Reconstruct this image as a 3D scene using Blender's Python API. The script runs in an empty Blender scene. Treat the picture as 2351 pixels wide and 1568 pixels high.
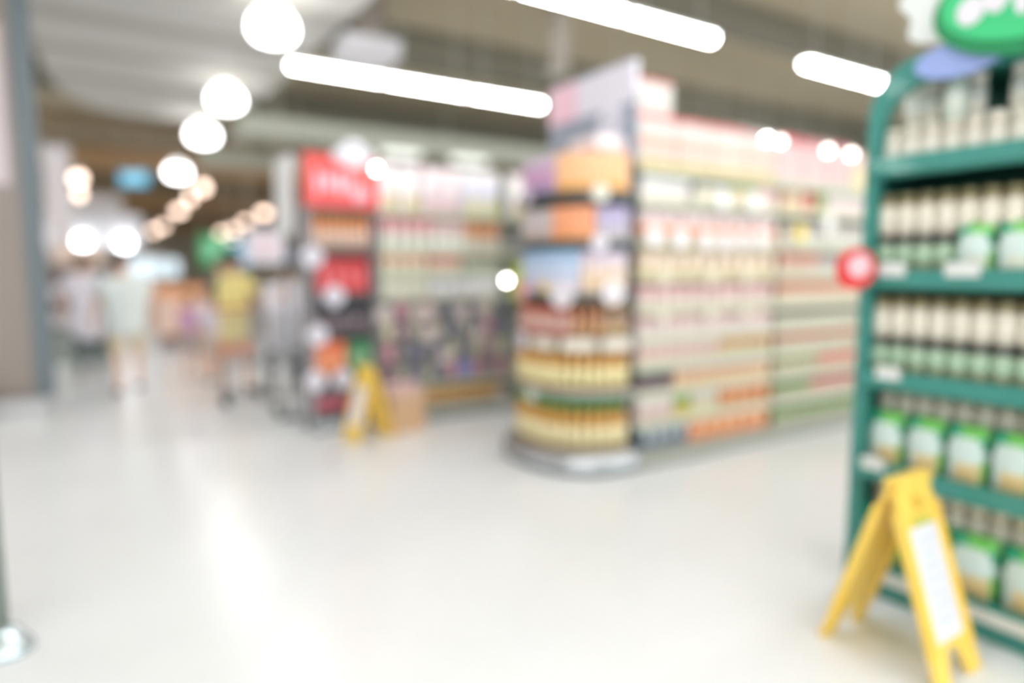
import bpy, bmesh, math, random
from mathutils import Vector, Matrix
random.seed(7)
PI = math.pi
SC = bpy.context.scene
COL = SC.collection

# ------------------------------------------------------------------ camera
F_PX, W_PX, H_PX = 1530.0, 2351, 1568
PITCH = math.atan(164 / F_PX)
YAW = math.radians(57.5)
cam = bpy.data.cameras.new('camera')
cam.sensor_fit = 'HORIZONTAL'
cam.sensor_width = 36.0
cam.lens = 36.0 * F_PX / W_PX
cam.clip_start = 0.05
cam.clip_end = 300
cam.dof.use_dof = True
cam.dof.focus_distance = 1.08
cam.dof.aperture_fstop = 0.56
cam.dof.aperture_blades = 9
cam.dof.aperture_rotation = 0.2
co = bpy.data.objects.new('camera', cam)
COL.objects.link(co)
fwd = Vector((math.cos(YAW) * math.cos(PITCH), math.sin(YAW) * math.cos(PITCH), -math.sin(PITCH)))
rgt = Vector((math.sin(YAW), -math.cos(YAW), 0))
upv = rgt.cross(fwd)
M = Matrix((rgt, upv, -fwd)).transposed().to_4x4()
M.translation = Vector((0, 0, 1.4))
co.matrix_world = M
SC.camera = co

# ------------------------------------------------------------------ world, exposure
SC.view_settings.view_transform = 'Standard'
SC.view_settings.look = 'None'
SC.view_settings.gamma = 1
SC.view_settings.use_curve_mapping = False
SC.view_settings.exposure = 0.94
SC.cycles.use_denoising = True
SC.cycles.use_adaptive_sampling = True
SC.cycles.adaptive_threshold = 0.03
SC.cycles.max_bounces = 6
SC.cycles.diffuse_bounces = 4
SC.cycles.glossy_bounces = 3
SC.cycles.caustics_reflective = False
SC.cycles.caustics_refractive = False
SC.cycles.sample_clamp_indirect = 6.0
world = bpy.data.worlds.new('world')
SC.world = world
world.use_nodes = True
world.node_tree.nodes['Background'].inputs[0].default_value = (0.90, 0.955, 1.0, 1)
world.node_tree.nodes['Background'].inputs[1].default_value = 1.6
TUBE_E, PENDANT_E, WARM_E = 15.0, 6.0, 3.0


# ------------------------------------------------------------------ materials
def lin(c):
    return tuple(((v / 255) / 12.92 if v / 255 <= 0.04045 else ((v / 255 + 0.055) / 1.055) ** 2.4) for v in c)


MATS = {}


def mat(rgb, rough=0.45, metal=0.0, vary=0.06, scale=14.0, emit=0.0, coat=0.0):
    key = (tuple(rgb), rough, metal, vary, scale, emit, coat)
    if key in MATS:
        return MATS[key]
    m = bpy.data.materials.new('surface_%d_%d_%d' % tuple(rgb))
    m.use_nodes = True
    nt = m.node_tree
    b = nt.nodes['Principled BSDF']
    l = lin(rgb)
    b.inputs['Roughness'].default_value = rough
    b.inputs['Metallic'].default_value = metal
    b.inputs['Coat Weight'].default_value = coat
    if emit:
        b.inputs['Base Color'].default_value = (*l, 1)
        b.inputs['Emission Color'].default_value = (*l, 1)
        b.inputs['Emission Strength'].default_value = emit
    else:
        tc = nt.nodes.new('ShaderNodeTexCoord')
        nz = nt.nodes.new('ShaderNodeTexNoise')
        nz.inputs['Scale'].default_value = scale
        nz.inputs['Detail'].default_value = 3
        cr = nt.nodes.new('ShaderNodeMix')
        cr.data_type = 'RGBA'
        cr.inputs[6].default_value = (*[v * (1 - vary) for v in l], 1)
        cr.inputs[7].default_value = (*[min(1, v * (1 + vary)) for v in l], 1)
        nt.links.new(tc.outputs['Object'], nz.inputs['Vector'])
        nt.links.new(nz.outputs['Fac'], cr.inputs[0])
        nt.links.new(cr.outputs[2], b.inputs['Base Color'])
    MATS[key] = m
    return m


# ------------------------------------------------------------------ mesh building
class MB:
    def __init__(s):
        s.v, s.f, s.mi, s.ms, s.sm = [], [], [], [], []

    def m(s, mt):
        if mt not in s.ms:
            s.ms.append(mt)
        return s.ms.index(mt)

    def add(s, vs, fs, mt, smooth=False):
        o = len(s.v)
        k = s.m(mt)
        s.v += [tuple(p) for p in vs]
        for f in fs:
            s.f.append([i + o for i in f])
            s.mi.append(k)
            s.sm.append(smooth)
        return s

    def box(s, x0, x1, y0, y1, z0, z1, mt):
        vs = [(x, y, z) for z in (z0, z1) for y in (y0, y1) for x in (x0, x1)]
        return s.add(vs, [(0, 2, 3, 1), (4, 5, 7, 6), (0, 1, 5, 4), (2, 6, 7, 3), (0, 4, 6, 2), (1, 3, 7, 5)], mt)

    def prism(s, pts, z0, z1, mt, top=True, smooth=False, bottom=True):
        n = len(pts)
        vs = [(x, y, z0) for x, y in pts] + [(x, y, z1) for x, y in pts]
        fs = [(i, (i + 1) % n, n + (i + 1) % n, n + i) for i in range(n)]
        s.add(vs, fs, mt, smooth)
        if top:
            s.add([(x, y, z1) for x, y in pts], [tuple(range(n))], mt)
        if bottom:
            s.add([(x, y, z0) for x, y in pts], [tuple(range(n))[::-1]], mt)
        return s

    def extr(s, pts, axis, a, b, mt):
        """outline pts in the plane across axis, from a to b along it"""
        n = len(pts)

        def P(q, t):
            return (t, q[0], q[1]) if axis == 'x' else (q[0], t, q[1]) if axis == 'y' else (q[0], q[1], t)
        vs = [P(q, a) for q in pts] + [P(q, b) for q in pts]
        fs = [(i, (i + 1) % n, n + (i + 1) % n, n + i) for i in range(n)] + [tuple(range(n))[::-1], tuple(range(n, 2 * n))]
        return s.add(vs, fs, mt)

    def lathe(s, prof, mt, seg=14, c=(0, 0, 0), sx=1, sy=1):
        vs, fs = [], []
        for r, z in prof:
            for i in range(seg):
                a = 2 * PI * i / seg
                vs.append((c[0] + r * sx * math.cos(a), c[1] + r * sy * math.sin(a), c[2] + z))
        for j in range(len(prof) - 1):
            for i in range(seg):
                k = (i + 1) % seg
                fs.append((j * seg + i, j * seg + k, (j + 1) * seg + k, (j + 1) * seg + i))
        if prof[0][0] > 1e-6:
            fs.append(tuple(range(seg))[::-1])
        if prof[-1][0] > 1e-6:
            fs.append(tuple((len(prof) - 1) * seg + i for i in range(seg)))
        return s.add(vs, fs, mt, True)

    def tube(s, a, b, r, mt, seg=8, r2=None):
        a, b = Vector(a), Vector(b)
        d = (b - a).normalized()
        u = d.orthogonal().normalized()
        w = d.cross(u)
        r2 = r if r2 is None else r2
        vs = [a + (u * math.cos(2 * PI * i / seg) + w * math.sin(2 * PI * i / seg)) * r for i in range(seg)]
        vs += [b + (u * math.cos(2 * PI * i / seg) + w * math.sin(2 * PI * i / seg)) * r2 for i in range(seg)]
        fs = [(i, (i + 1) % seg, seg + (i + 1) % seg, seg + i) for i in range(seg)]
        fs += [tuple(range(seg))[::-1], tuple(range(seg, 2 * seg))]
        return s.add(vs, fs, mt, True)

    def ball(s, c, rx, ry, rz, mt, n=8):
        prof = [(math.sin(PI * i / n), -math.cos(PI * i / n)) for i in range(n + 1)]
        vs, fs, seg = [], [], 12
        for r, z in prof:
            for i in range(seg):
                a = 2 * PI * i / seg
                vs.append((c[0] + rx * r * math.cos(a), c[1] + ry * r * math.sin(a), c[2] + rz * z))
        for j in range(n):
            for i in range(seg):
                k = (i + 1) % seg
                fs.append((j * seg + i, j * seg + k, (j + 1) * seg + k, (j + 1) * seg + i))
        return s.add(vs, fs, mt, True)

    def xf(s, mtx):
        s.v = [tuple(mtx @ Vector(p)) for p in s.v]
        return s

    def build(s, name, parent=None, loc=(0, 0, 0), rz=0):
        me = bpy.data.meshes.new(name)
        me.from_pydata(s.v, [], s.f)
        for mt in s.ms:
            me.materials.append(mt)
        me.polygons.foreach_set('material_index', s.mi)
        me.polygons.foreach_set('use_smooth', s.sm)
        me.update()
        bm = bmesh.new()
        bm.from_mesh(me)
        bmesh.ops.remove_doubles(bm, verts=bm.verts, dist=1e-6)
        bmesh.ops.recalc_face_normals(bm, faces=bm.faces)
        bm.to_mesh(me)
        bm.free()
        o = bpy.data.objects.new(name, me)
        COL.objects.link(o)
        o.location = loc
        o.rotation_euler = (0, 0, rz)
        if parent:
            o.parent = parent
        return o


def tag(o, label, cat, group=None):
    o['label'] = label
    o['category'] = cat
    if group:
        o['group'] = group
    return o


def thing(name, label, cat, loc=(0, 0, 0), rz=0, group=None):
    o = bpy.data.objects.new(name, None)
    o.empty_display_size = 0.1
    COL.objects.link(o)
    o.location = loc
    o.rotation_euler = (0, 0, rz)
    return tag(o, label, cat, group)


def struct(mb, name):
    o = mb.build(name)
    o['kind'] = 'structure'
    return o


def dup(o, loc, rz=0, label=None, group=None):
    c = o.copy()
    COL.objects.link(c)
    c.location = loc
    c.rotation_euler = (0, 0, rz)
    if label:
        c['label'] = label
    if group:
        c['group'] = group
    for ch in list(o.children):
        d = ch.copy()
        COL.objects.link(d)
        d.parent = c
        for g in ch.children:
            e = g.copy()
            COL.objects.link(e)
            e.parent = d
    return c


class Proto:
    """First placement uses the object itself, later ones copy it with its parts."""
    def __init__(s, make):
        s.make, s.o, s.used = make, None, False

    def put(s, loc, rz, label, group, cat=None):
        if s.o is None:
            s.o = s.make()
            o = s.o
            o.location = loc
            o.rotation_euler = (0, 0, rz)
        else:
            o = dup(s.o, loc, rz)
        o['label'] = label
        o['group'] = group
        return o


# ================================================================== setting
m_ceil = mat((184, 172, 146), 0.9, vary=0.10, scale=0.5)
m_beam = mat((116, 112, 98), 0.8)
m_beam2 = mat((156, 140, 116), 0.8)

m_beam3 = mat((214, 176, 134), 0.8)  # far beams: warm lamp light put into a lighter, warmer colour
# floor: pale polished terrazzo
mfl = bpy.data.materials.new('polished_pale_floor')
mfl.use_nodes = True
nt = mfl.node_tree
b = nt.nodes['Principled BSDF']
tc = nt.nodes.new('ShaderNodeTexCoord')
nz = nt.nodes.new('ShaderNodeTexNoise')
nz.inputs['Scale'].default_value = 0.8
nz.inputs['Detail'].default_value = 4
rp = nt.nodes.new('ShaderNodeValToRGB')
rp.color_ramp.elements[0].position = 0.3
rp.color_ramp.elements[0].color = (*lin((234, 237, 240)), 1)
rp.color_ramp.elements[1].position = 0.7
rp.color_ramp.elements[1].color = (*lin((240, 243, 246)), 1)
nt.links.new(tc.outputs['Object'], nz.inputs['Vector'])
nt.links.new(nz.outputs['Fac'], rp.inputs[0])
nt.links.new(rp.outputs[0], b.inputs['Base Color'])
b.inputs['Roughness'].default_value = 0.22
b.inputs['Specular IOR Level'].default_value = 0.45
struct(MB().box(-16, 30, -8, 66, -0.2, 0, mfl), 'floor')
struct(MB().box(-16, 30, -8, 66, 5.2, 5.4, m_ceil), 'ceiling')
m_wall = mat((205, 196, 178), 0.8, vary=0.04, scale=0.7)
struct(MB().box(-16, 30, 66, 66.2, 0, 5.2, m_wall), 'wall_far')
struct(MB().box(-16.2, -16, -8, 66.2, 0, 5.2, m_wall), 'wall_left')
struct(MB().box(30, 30.2, -8, 66.2, 0, 5.2, m_wall), 'wall_right')

# ceiling beams running along the aisles; dark ones carry their shadow side as colour
for i, (y, w, z, mm) in enumerate([(2.6, .5, 4.75, m_beam2), (6.6, .35, 4.8, m_beam), (10.1, .5, 4.72, m_beam), (14.9, .5, 4.72, m_beam), (19.5, .5, 4.72, m_beam),
                                   (25, .6, 4.6, m_beam2), (31, .6, 4.5, m_beam), (38, .7, 4.4, m_beam2), (46, .8, 4.3, m_beam), (55, .8, 4.2, m_beam2)]):
    if i > 3:
        mm = m_beam3 if i % 2 else m_beam2
    struct(MB().box(-15.9, 29.9, y, y + w, z, 5.2, mm), 'trim_%d' % (i + 1))

# rounded dropped soffit over the front lane
m_soff = mat((206, 204, 198), 0.75, vary=0.05, scale=0.6)
pts = []
cx, cy, rx, ry = 1.25, 11.2, 1.65, 4.4
for i in range(33):
    t = PI * i / 32
    pts.append((cx + rx * math.copysign(abs(math.cos(t)) ** 0.8, math.cos(t)), cy + ry * abs(math.sin(t)) ** 0.8))
pts += [(-0.4, 2.0), (2.9, 2.0)]
mb = MB().prism(pts, 4.45, 4.62, m_soff)
inn = [(cx + (x - cx) * .8, cy - 1 + (y - cy + 1) * .84) for x, y in pts]
mb.prism(inn, 4.62, 4.9, m_soff)
for yy in (5.2, 6.7, 8.2, 9.7, 11.2, 12.7):
    mb.box(-.38, 2.88, yy, yy + .32, 4.43, 4.455, mat((178, 176, 168), .8))
for xx in (.2, 2.3):
    for yy in (4, 8, 12):
        mb.tube((xx, yy, 4.85), (xx, yy, 5.2), .02, m_beam)
struct(mb, 'trim_20')

# dark clad column with a pale bumper base
m_colf = mat((150, 138, 131), 0.5, vary=0.05, scale=1.0)
m_cole = mat((108, 118, 124), 0.5)
t = thing('clad_column', 'tall grey-brown clad column on a pale metal plinth beside the front lane', 'column', (-1.4, 8.2, 0))
MB().box(-.9, .93, -.27, .4, .16, 4.35, m_colf).build('cladding', t)
MB().box(.93, 1.07, -.3, .42, .16, 4.4, m_cole).build('corner_trim', t)
MB().box(-.96, 1.0, -.36, .5, 0, .16, mat((190, 190, 190), .35, .3)).build('plinth', t)
MB().box(-.9, .86, -.285, -.27, 2.2, 3.65, mat((208, 194, 197), .4)).build('poster_panel', t)
t.children[-1]['label'] = 'pale pinkish poster panel'
MB().box(-1.0, 1.08, -.4, .5, 4.0 + .35, 4.7, mat((118, 120, 112), .6)).build('capital', t)
bx = MB()
bx.lathe([(.0, 0), (.12, 0), (.14, .06), (.14, .2), (.1, .26), (0, .27)], mat((224, 226, 216), .5), 16)
tag(bx.build('paper_drum', loc=(-.98, 7.72, .17)), 'small round off-white drum at the foot of the dark column', 'drum')
for o in bpy.data.objects:
    if o.name == 'paper_drum':
        o.location = (-.95, 7.55, 0)
        o.scale = (1, 1, 1.5)

# ================================================================== lamps
m_tube = mat((255, 255, 255), emit=TUBE_E)
m_house = mat((214, 214, 208), 0.5)


def tube_row(x0, segs, y, z, label, group, L=1.2, gap=.055):
    p = None
    for k in segs:
        x = x0 + k * (L + gap)
        if p is None:
            p = thing('strip_light', label, 'ceiling light', (x, y, z), 0, group)
            MB().extr([(-.075, .03), (-.05, 0.075), (.05, .075), (.075, .03)], 'x', 0, L, m_house).build('housing', p)
            MB().extr([(-.06, .03), (-.055, -.01), (-.03, -.035), (.03, -.035), (.055, -.01), (.06, .03)], 'x', .02, L - .02, m_tube).build('diffuser', p)
            for q in (.2, L - .2):
                MB().tube((q, 0, .07), (q, 0, 5.2 - z), .006, m_house, 6).build('hanger', p)
        else:
            dup(p, (x, y, z))


# the two rows seen bright, their hidden ends, and unseen rows added for light
tube_row(2.21, [0, 1, 2], 8.46, 3.85, 'hanging white strip light in the run of three over the red display', 'run of three strip lights')
tube_row(2.21 + 1.15, [-1, 0, 1], 5.12, 3.85, 'hanging white strip light in the long run over the central shelving, at its end', 'strip lights over the central shelving')
tube_row(7.4, [0, 1], 5.1, 3.85, 'hanging white strip light of the pair beside the green rack top', 'pair of strip lights by the green rack')
tube_row(2.21 - 1.23 * 3, [0, 1, 2, 3], 1.9, 3.85, 'added unseen strip light above the entrance lane', 'added strip lights above the entrance')
tube_row(3.5, [0, 1, 2, 3], 1.9, 3.85, 'added unseen strip light above the green rack aisle', 'added strip lights above the green rack aisle')
tube_row(-2.0, [0, 1, 2, 3, 4, 5], -1.4, 3.85, 'added unseen strip light behind the viewer', 'added strip lights behind the entrance')
tube_row(9.9 + 1.2, [0, 1, 2, 3], 5.1, 3.85, 'strip light hidden beyond the green rack top', 'strip lights beyond the green rack')
tube_row(7.2, [0, 1, 2, 3, 4], 8.46, 3.85, 'strip light behind the top of the central shelving', 'strip lights behind the central shelving')
for yy in (5.1, 8.46, 12.0, 17.0, 24.0, 32.0, 42.0, 52.0, 62.0):  # unseen rows added to light the far lane and far wall
    tube_row(-8.4 if yy < 20 else -9.6, [0, 1, 2, 3, 4], yy, 3.85, 'added strip light hidden behind the dark clad column', 'added strip lights behind the dark column')
for yy, xx in ((12.0, 14.0), (17.0, 12.5), (22.0, 9.5), (29.0, 11.0), (38, 15), (47, 16), (56, 17), (62.5, 17)):  # hidden rows added to brighten the area beyond the shelving
    tube_row(xx, [0, 1, 2, 3], yy, 3.85, 'added strip light hidden behind the tops of the shelving', 'added strip lights behind the shelving')
m_tube_dim = mat((236, 240, 232), emit=.75)

# long lit cable tray further back, with two dimmer fittings
m_tray = mat((196, 200, 184), 0.5)
t = thing('cable_tray', 'long pale grey-green lighting tray hanging across the back of the ceiling', 'lighting tray', (2.6, 13.9, 3.95))
MB().extr([(-.35, 0), (.35, 0), (.35, .38), (.3, .38), (.3, .05), (-.3, .05), (-.3, .38), (-.35, .38)], 'x', 0, 16, m_tray).build('channel', t)
for q in (.8, 4.5, 8, 12):
    MB().tube((q, 0, .05), (q, 0, 1.23), .015, m_tray).build('rod', t)
for x in (5.45, 7.12):
    q = thing('panel_light', 'short pale light fitting under the %s of the long ceiling tray' % ('left half' if x < 6 else 'right half'), 'ceiling light', (x, 13.68, 3.83), 0)
    MB().extr([(-.1, 0), (.1, 0), (.13, .1), (-.13, .1)], 'x', 0, .85, m_tube_dim).build('diffuser', q)
    MB().box(0, .85, -.13, .13, .1, .12, m_house).build('housing', q)
t = thing('short_tray', 'shorter pale lighting tray hanging left of the long tray', 'lighting tray', (2.4, 17.5, 3.9))
MB().extr([(-.3, 0), (.3, 0), (.3, .3), (.25, .3), (.25, .05), (-.25, .05), (-.25, .3), (-.3, .3)], 'x', 0, 5, m_tray).build('channel', t)
for q in (.8, 4.2):
    MB().tube((q, 0, .05), (q, 0, 1.28), .015, m_tray).build('rod', t)

# ventilation drop with a white outlet box
t = thing('air_duct', 'grey air duct dropping from the ceiling with a white outlet box', 'duct', (3.35, 8.95, 4.2))
MB().box(-.22, .22, -.22, .22, .2, 1.0, mat((150, 140, 130), .6)).build('shaft', t)
MB().prism([(-.4, -.35), (.35, -.4), (.4, .3), (-.35, .35)], 0, .22, mat((222, 220, 224), .5)).build('outlet_box', t)
t = thing('ceiling_post', 'slim pale round post hanging from the ceiling above the aisle sign', 'post', (5.6, 7.6, 4.1))
MB().tube((0, 0, 0), (0, 0, 1.1), .13, mat((176, 168, 156), .6), 12).build('shaft', t)
MB().tube((0, 0, -.02), (0, 0, .03), .17, mat((176, 168, 156), .6), 12).build('collar', t)

# white glowing dome pendants
m_dome = mat((255, 255, 255), emit=PENDANT_E)


def lamp(parent, z, w, col, size, spot=None):
    ld = bpy.data.lights.new('lamp', 'SPOT' if spot else 'POINT')
    ld.energy = w
    ld.color = col
    ld.shadow_soft_size = size
    if spot:
        ld.spot_size = spot
        ld.spot_blend = .8
    lo_ = bpy.data.objects.new('lamp', ld)
    COL.objects.link(lo_)
    lo_.parent = parent
    lo_.location = (0, 0, z)


def mk_pend():
    o = thing('pendant_lamp', '', 'pendant lamp')
    MB().lathe([(0, -.2), (.1, -.195), (.19, -.16), (.235, -.1), (.235, -.03), (.22, .03)], m_dome, 20).lathe([(.22, .03), (.2, .08), (.14, .15), (.05, .2), (0, .205)], mat((255, 252, 250), emit=1.6), 20).build('shade', o)
    MB().lathe([(.05, .2), (.06, .22), (.03, .28), (0, .28)], m_house, 10).build('cap', o)
    lamp(o, -.24, 55, (1, .98, .95), .1, math.radians(150))
    return o


PEND = Proto(mk_pend)
CORDS = []
for (x, y, z, lab, sc, top) in [(1.94, 8.06, 4.16, 'largest white dome pendant lamp, at the top edge of the picture', 1.05, 4.44),
                                (2.06, 11.75, 4.16, 'white dome pendant lamp second from the top in the descending row', 1.05, 4.44),
                                (2.16, 15.0, 4.16, 'white dome pendant lamp third from the top in the descending row', 1.15, 4.44),
                                (2.32, 20.9, 4.15, 'lowest white dome pendant lamp in the descending row, by the blue sign', 1.2, 5.2)]:
    o = PEND.put((x, y, z), 0, lab, 'dome pendants over the front lane')
    o.scale = (sc, sc, sc)
    CORDS.append((o, (top - z) / sc))

for o, zt in CORDS:
    if zt > .3:
        MB().tube((0, 0, .27), (0, 0, zt), .008, m_beam, 6).build('cord', o)

# warm downlights far away
m_warm = mat((255, 226, 205), emit=WARM_E)


def mk_down():
    o = thing('downlight', '', 'downlight')
    MB().ball((0, 0, 0), .14, .14, .13, m_warm).build('bulb', o)
    MB().lathe([(.09, .1), (.12, .13), (.08, .26), (0, .28)], m_house, 12).build('housing', o)
    MB().tube((0, 0, .27), (0, 0, 1.695), .012, m_beam, 6).build('rod', o)
    return o


DOWN = Proto(mk_down)
for (x, y, z, s) in [(-.01, 18.6, 3.5, 1), (-.01, 22.3, 3.5, .7), (0, 28.2, 3.5, .9), (0, 32.4, 3.5, 1.1), (0.0, 38, 3.5, 1)]:
    o = DOWN.put((x, y, z), 0, 'warm round downlight in the vertical chain beside the white pillar', 'left chain of warm downlights')
    o.scale = (s, s, 1)
for (x, y, z, s) in [(2.67, 18.9, 3.5, .9), (2.73, 21.9, 3.5, .7), (2.96, 26.9, 3.5, 1.3), (3.29, 36.7, 3.5, 1.3), (3.24, 41, 3.5, 1.5)]:
    o = DOWN.put((x, y, z), 0, 'warm round downlight in the middle chain below the lowest white pendant', 'middle chain of warm downlights')
    o.scale = (s, s, 1)
for (x, y, z, s) in [(5.74, 26.2, 3.5, 1.5), (6.11, 31.4, 3.5, 1.5), (6.7, 37.9, 3.5, 1.6), (6.72, 41.3, 3.5, 1.8), (9.0, 51.2, 3.5, 1.9), (8.1, 59, 3.5, 1.9)]:
    o = DOWN.put((x, y, z), 0, 'warm round downlight in the right chain above the green hanging sign', 'right chain of warm downlights')
    o.scale = (s, s, 1)


# ================================================================== product kinds
def band_box(w, d, h, bands, name='carton', cat='carton', patch=None, ch=.006):
    """a bevelled carton: bands = [(fraction, rgb), ...] from the bottom up"""
    def mk():
        mb = MB()
        pts = [(-w / 2 + ch, 0), (w / 2 - ch, 0), (w / 2, ch), (w / 2, d - ch), (w / 2 - ch, d), (-w / 2 + ch, d), (-w / 2, d - ch), (-w / 2, ch)]
        z = 0
        for i, (fr, c) in enumerate(bands):
            z1 = z + fr * h
            mb.prism(pts, z, z1, mat(c, .45), top=i == len(bands) - 1, bottom=i == 0)
            z = z1
        mb.box(-w / 2 + .012, w / 2 - .012, d * .48, d * .52, h, h + .0015, mat(bands[-1][1], .5))
        if patch:
            mb.box(-w * .3, w * .3, -.0015, 0, h * .3, h * .72, mat(patch, .45))
        o = mb.build(name)
        o['category'] = cat
        return o
    return Proto(mk)


def bottle(r, h, cap, glass, label, name='bottle', cat='bottle', capfrac=.14, neck=.45):
    def mk():
        hb = h * (1 - capfrac)
        mb = MB().lathe([(0, 0), (r * .92, 0), (r, .012), (r, hb * .62), (r * .93, hb * .72), (r * neck, hb * .9), (r * neck, hb), (0, hb)], mat(glass, .2, coat=.4), 12)
        o = mb.build(name)
        MB().lathe([(0, hb), (r * neck * 1.15, hb), (r * neck * 1.15, h - .005), (r * neck, h), (0, h)], mat(cap, .4), 10).build('cap', o)
        MB().lathe([(r * 1.012, hb * .1), (r * 1.012, hb * .58)], mat(label, .5), 12).build('paper_label', o)
        o['category'] = cat
        return o
    return Proto(mk)


def jar(r, h, lid, glass, label, label2=None, name='jar', cat='jar'):
    def mk():
        hb = h * .8
        mb = MB().lathe([(0, 0), (r * .9, 0), (r, .01), (r, hb * .86), (r * .86, hb), (0, hb)], mat(glass, .25, coat=.3), 16)
        o = mb.build(name)
        MB().lathe([(0, hb), (r * .93, hb), (r * .95, hb + .008), (r * .95, h - .006), (r * .9, h), (0, h)], mat(lid, .4), 16).build('lid', o)
        mb = MB()
        if label2:
            mb.lathe([(r * 1.015, hb * .1), (r * 1.015, hb * .34)], mat(label2, .5), 16)
            mb.lathe([(r * 1.015, hb * .34), (r * 1.015, hb * .86)], mat(label, .5), 16)
        else:
            mb.lathe([(r * 1.015, hb * .08), (r * 1.015, hb * .88)], mat(label, .5), 16)
        mb.build('paper_label', o)
        o['category'] = cat
        return o
    return Proto(mk)


def pouch(w, h, d, base, oval, foot, top, name='pouch', cat='pouch'):
    """pillow pouch with crimped top, printed oval and lower picture"""
    def mk():
        n, k = 10, 14
        vs, fs = [], []
        for side in (-1, 1):
            for j in range(k + 1):
                for i in range(n + 1):
                    u, v = i / n, j / k
                    bul = math.sin(PI * u) ** .6 * (math.sin(PI * min(1, .12 + v * .9)) ** .6 if v < .97 else 0)
                    vs.append((-w / 2 + w * u, side * d / 2 * bul + d / 2, h * v))
        N = (n + 1) * (k + 1)
        mb = MB()
        cm = {}
        for side in (0, 1):
            for j in range(k):
                for i in range(n):
                    a = side * N + j * (n + 1) + i
                    f = (a, a + 1, a + n + 2, a + n + 1)
                    u, v = (i + .5) / n - .5, (j + .5) / k
                    if v > .8:
                        c = top if (u + v) > .75 else base
                    elif v < .1:
                        c = foot if abs(u) < .38 else base
                    elif v < .34 and abs(u) < .36:
                        c = foot if u > -.2 else oval
                    elif (u / .46) ** 2 + ((v - .5) / .3) ** 2 < 1:
                        c = oval
                    elif u > .32 and v < .6:
                        c = top
                    else:
                        c = base
                    cm.setdefault(c, []).append(f)
        first = True
        o0 = 0
        for c, ff in cm.items():
            used = sorted({i for f in ff for i in f})
            mp = {q: i for i, q in enumerate(used)}
            mb.add([vs[q] for q in used], [tuple(mp[i] for i in f) for f in ff], mat(c, .35), True)
        o = mb.build(name)
        o['category'] = cat
        return o
    return Proto(mk)


def can(r, h, c1, c2, name='can', cat='can'):
    def mk():
        mb = MB().lathe([(0, 0), (r * .95, 0), (r, .006)], mat((190, 190, 185), .3, .6), 14)
        mb.lathe([(r, .006), (r, h * .45)], mat(c2, .4), 14)
        mb.lathe([(r, h * .45), (r, h - .006)], mat(c1, .4), 14)
        mb.lathe([(r, h - .006), (r * .95, h), (r * .9, h - .003), (0, h - .003)], mat((200, 200, 195), .3, .6), 14)
        o = mb.build(name)
        o['category'] = cat
        return o
    return Proto(mk)


def round_tag(loc, rz, label, r=.07, c1=(236, 230, 234), c2=(214, 205, 212), post=.03, name='price_disc', group=None, inner=.6):
    """round price disc on a short clip, facing local -y"""
    o = thing(name, label, 'price sign', loc, rz, group)
    n = 24
    mb = MB()
    mb.extr([(r * math.cos(2 * PI * i / n), r * math.sin(2 * PI * i / n)) for i in range(n)], 'y', -.004, 0, mat(c1, .4))
    mb.build('disc', o)
    MB().extr([(inner * r * math.cos(2 * PI * i / n), inner * r * math.sin(2 * PI * i / n)) for i in range(n)], 'y', -.006, -.004, mat(c2, .4)).build('print', o)
    MB().box(-.008, .008, 0, post, -.004, .004, mat((220, 225, 225), .3)).build('clip', o)
    return o


# ================================================================== central shelving (gondola 1)
LV = [.10, .32, .53, .73, .93, 1.13, 1.36, 1.60, 1.88, 2.10]
ORD = ['bottom', 'second', 'third', 'fourth', 'fifth', 'sixth', 'seventh', 'eighth', 'ninth', 'top']
m_shelf = mat((164, 168, 162), .5)
m_dark = mat((106, 114, 116), .5)
m_strip = mat((194, 197, 174), .45)
m_base = mat((168, 170, 160), .35, .35)


def gondola(name, label, x0, x1, y0, y1, levels, top, dark=False):
    o = thing(name, label, 'shelving', (x0, y0, 0))
    L, D = x1 - x0, y1 - y0
    m_s = m_dark if dark else m_shelf
    MB().box(0, L, .03, D - .03, 0, levels[0], mat((160, 160, 150), .5)).build('base', o)
    mb = MB()
    mb.extr([(-.05, 0), (-.08, .02), (-.08, .09), (-.04, .115), (.02, .115), (.02, 0)], 'x', 0, L, m_base)
    mb.build('bumper', o)
    MB().box(0, L, D * .5 - .02, D * .5 + .02, levels[0], top, m_s).build('back_panel', o)
    for q in (0, L - .03):
        MB().box(q, q + .03, D * .5 - .04, D * .5 + .04, levels[0], top, m_s).build('upright', o)
    for i, z in enumerate(levels[1:]):
        s = MB().box(.005, L - .005, .0, D, z - .025, z, m_s).build('shelf', o)
        MB().extr([(-.012, z - .042), (0, z - .05), (0, z + .004), (-.006, z + .004)], 'x', .01, L - .01, m_strip).build('price_strip', s)
    return o


GX = [3.2, 4.75, 6.3, 7.85]
gondola('gondola_shelving', 'near bay of the long central shelving, stocked with cartons, joined to the rounded end', 3.2, 4.75, 3.42, 4.40, LV, 2.3)
gondola('gondola_shelving', 'middle bay of the long central shelving, cream price strips with red packs', 4.75, 6.3, 3.42, 4.40, LV, 2.3)
gondola('gondola_shelving', 'far bay of the long central shelving, ending behind the green rack', 6.3, 7.85, 3.42, 4.40, LV, 2.3)

W_ = (238, 232, 228)
PKW = (240, 214, 212)
PK = (236, 186, 186)
CR = (232, 216, 190)
BE = (226, 200, 170)
OR = (240, 150, 90)
GR = (150, 190, 110)
RD = (214, 90, 84)
OL = (176, 170, 120)
BG = (130, 146, 158)


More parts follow.
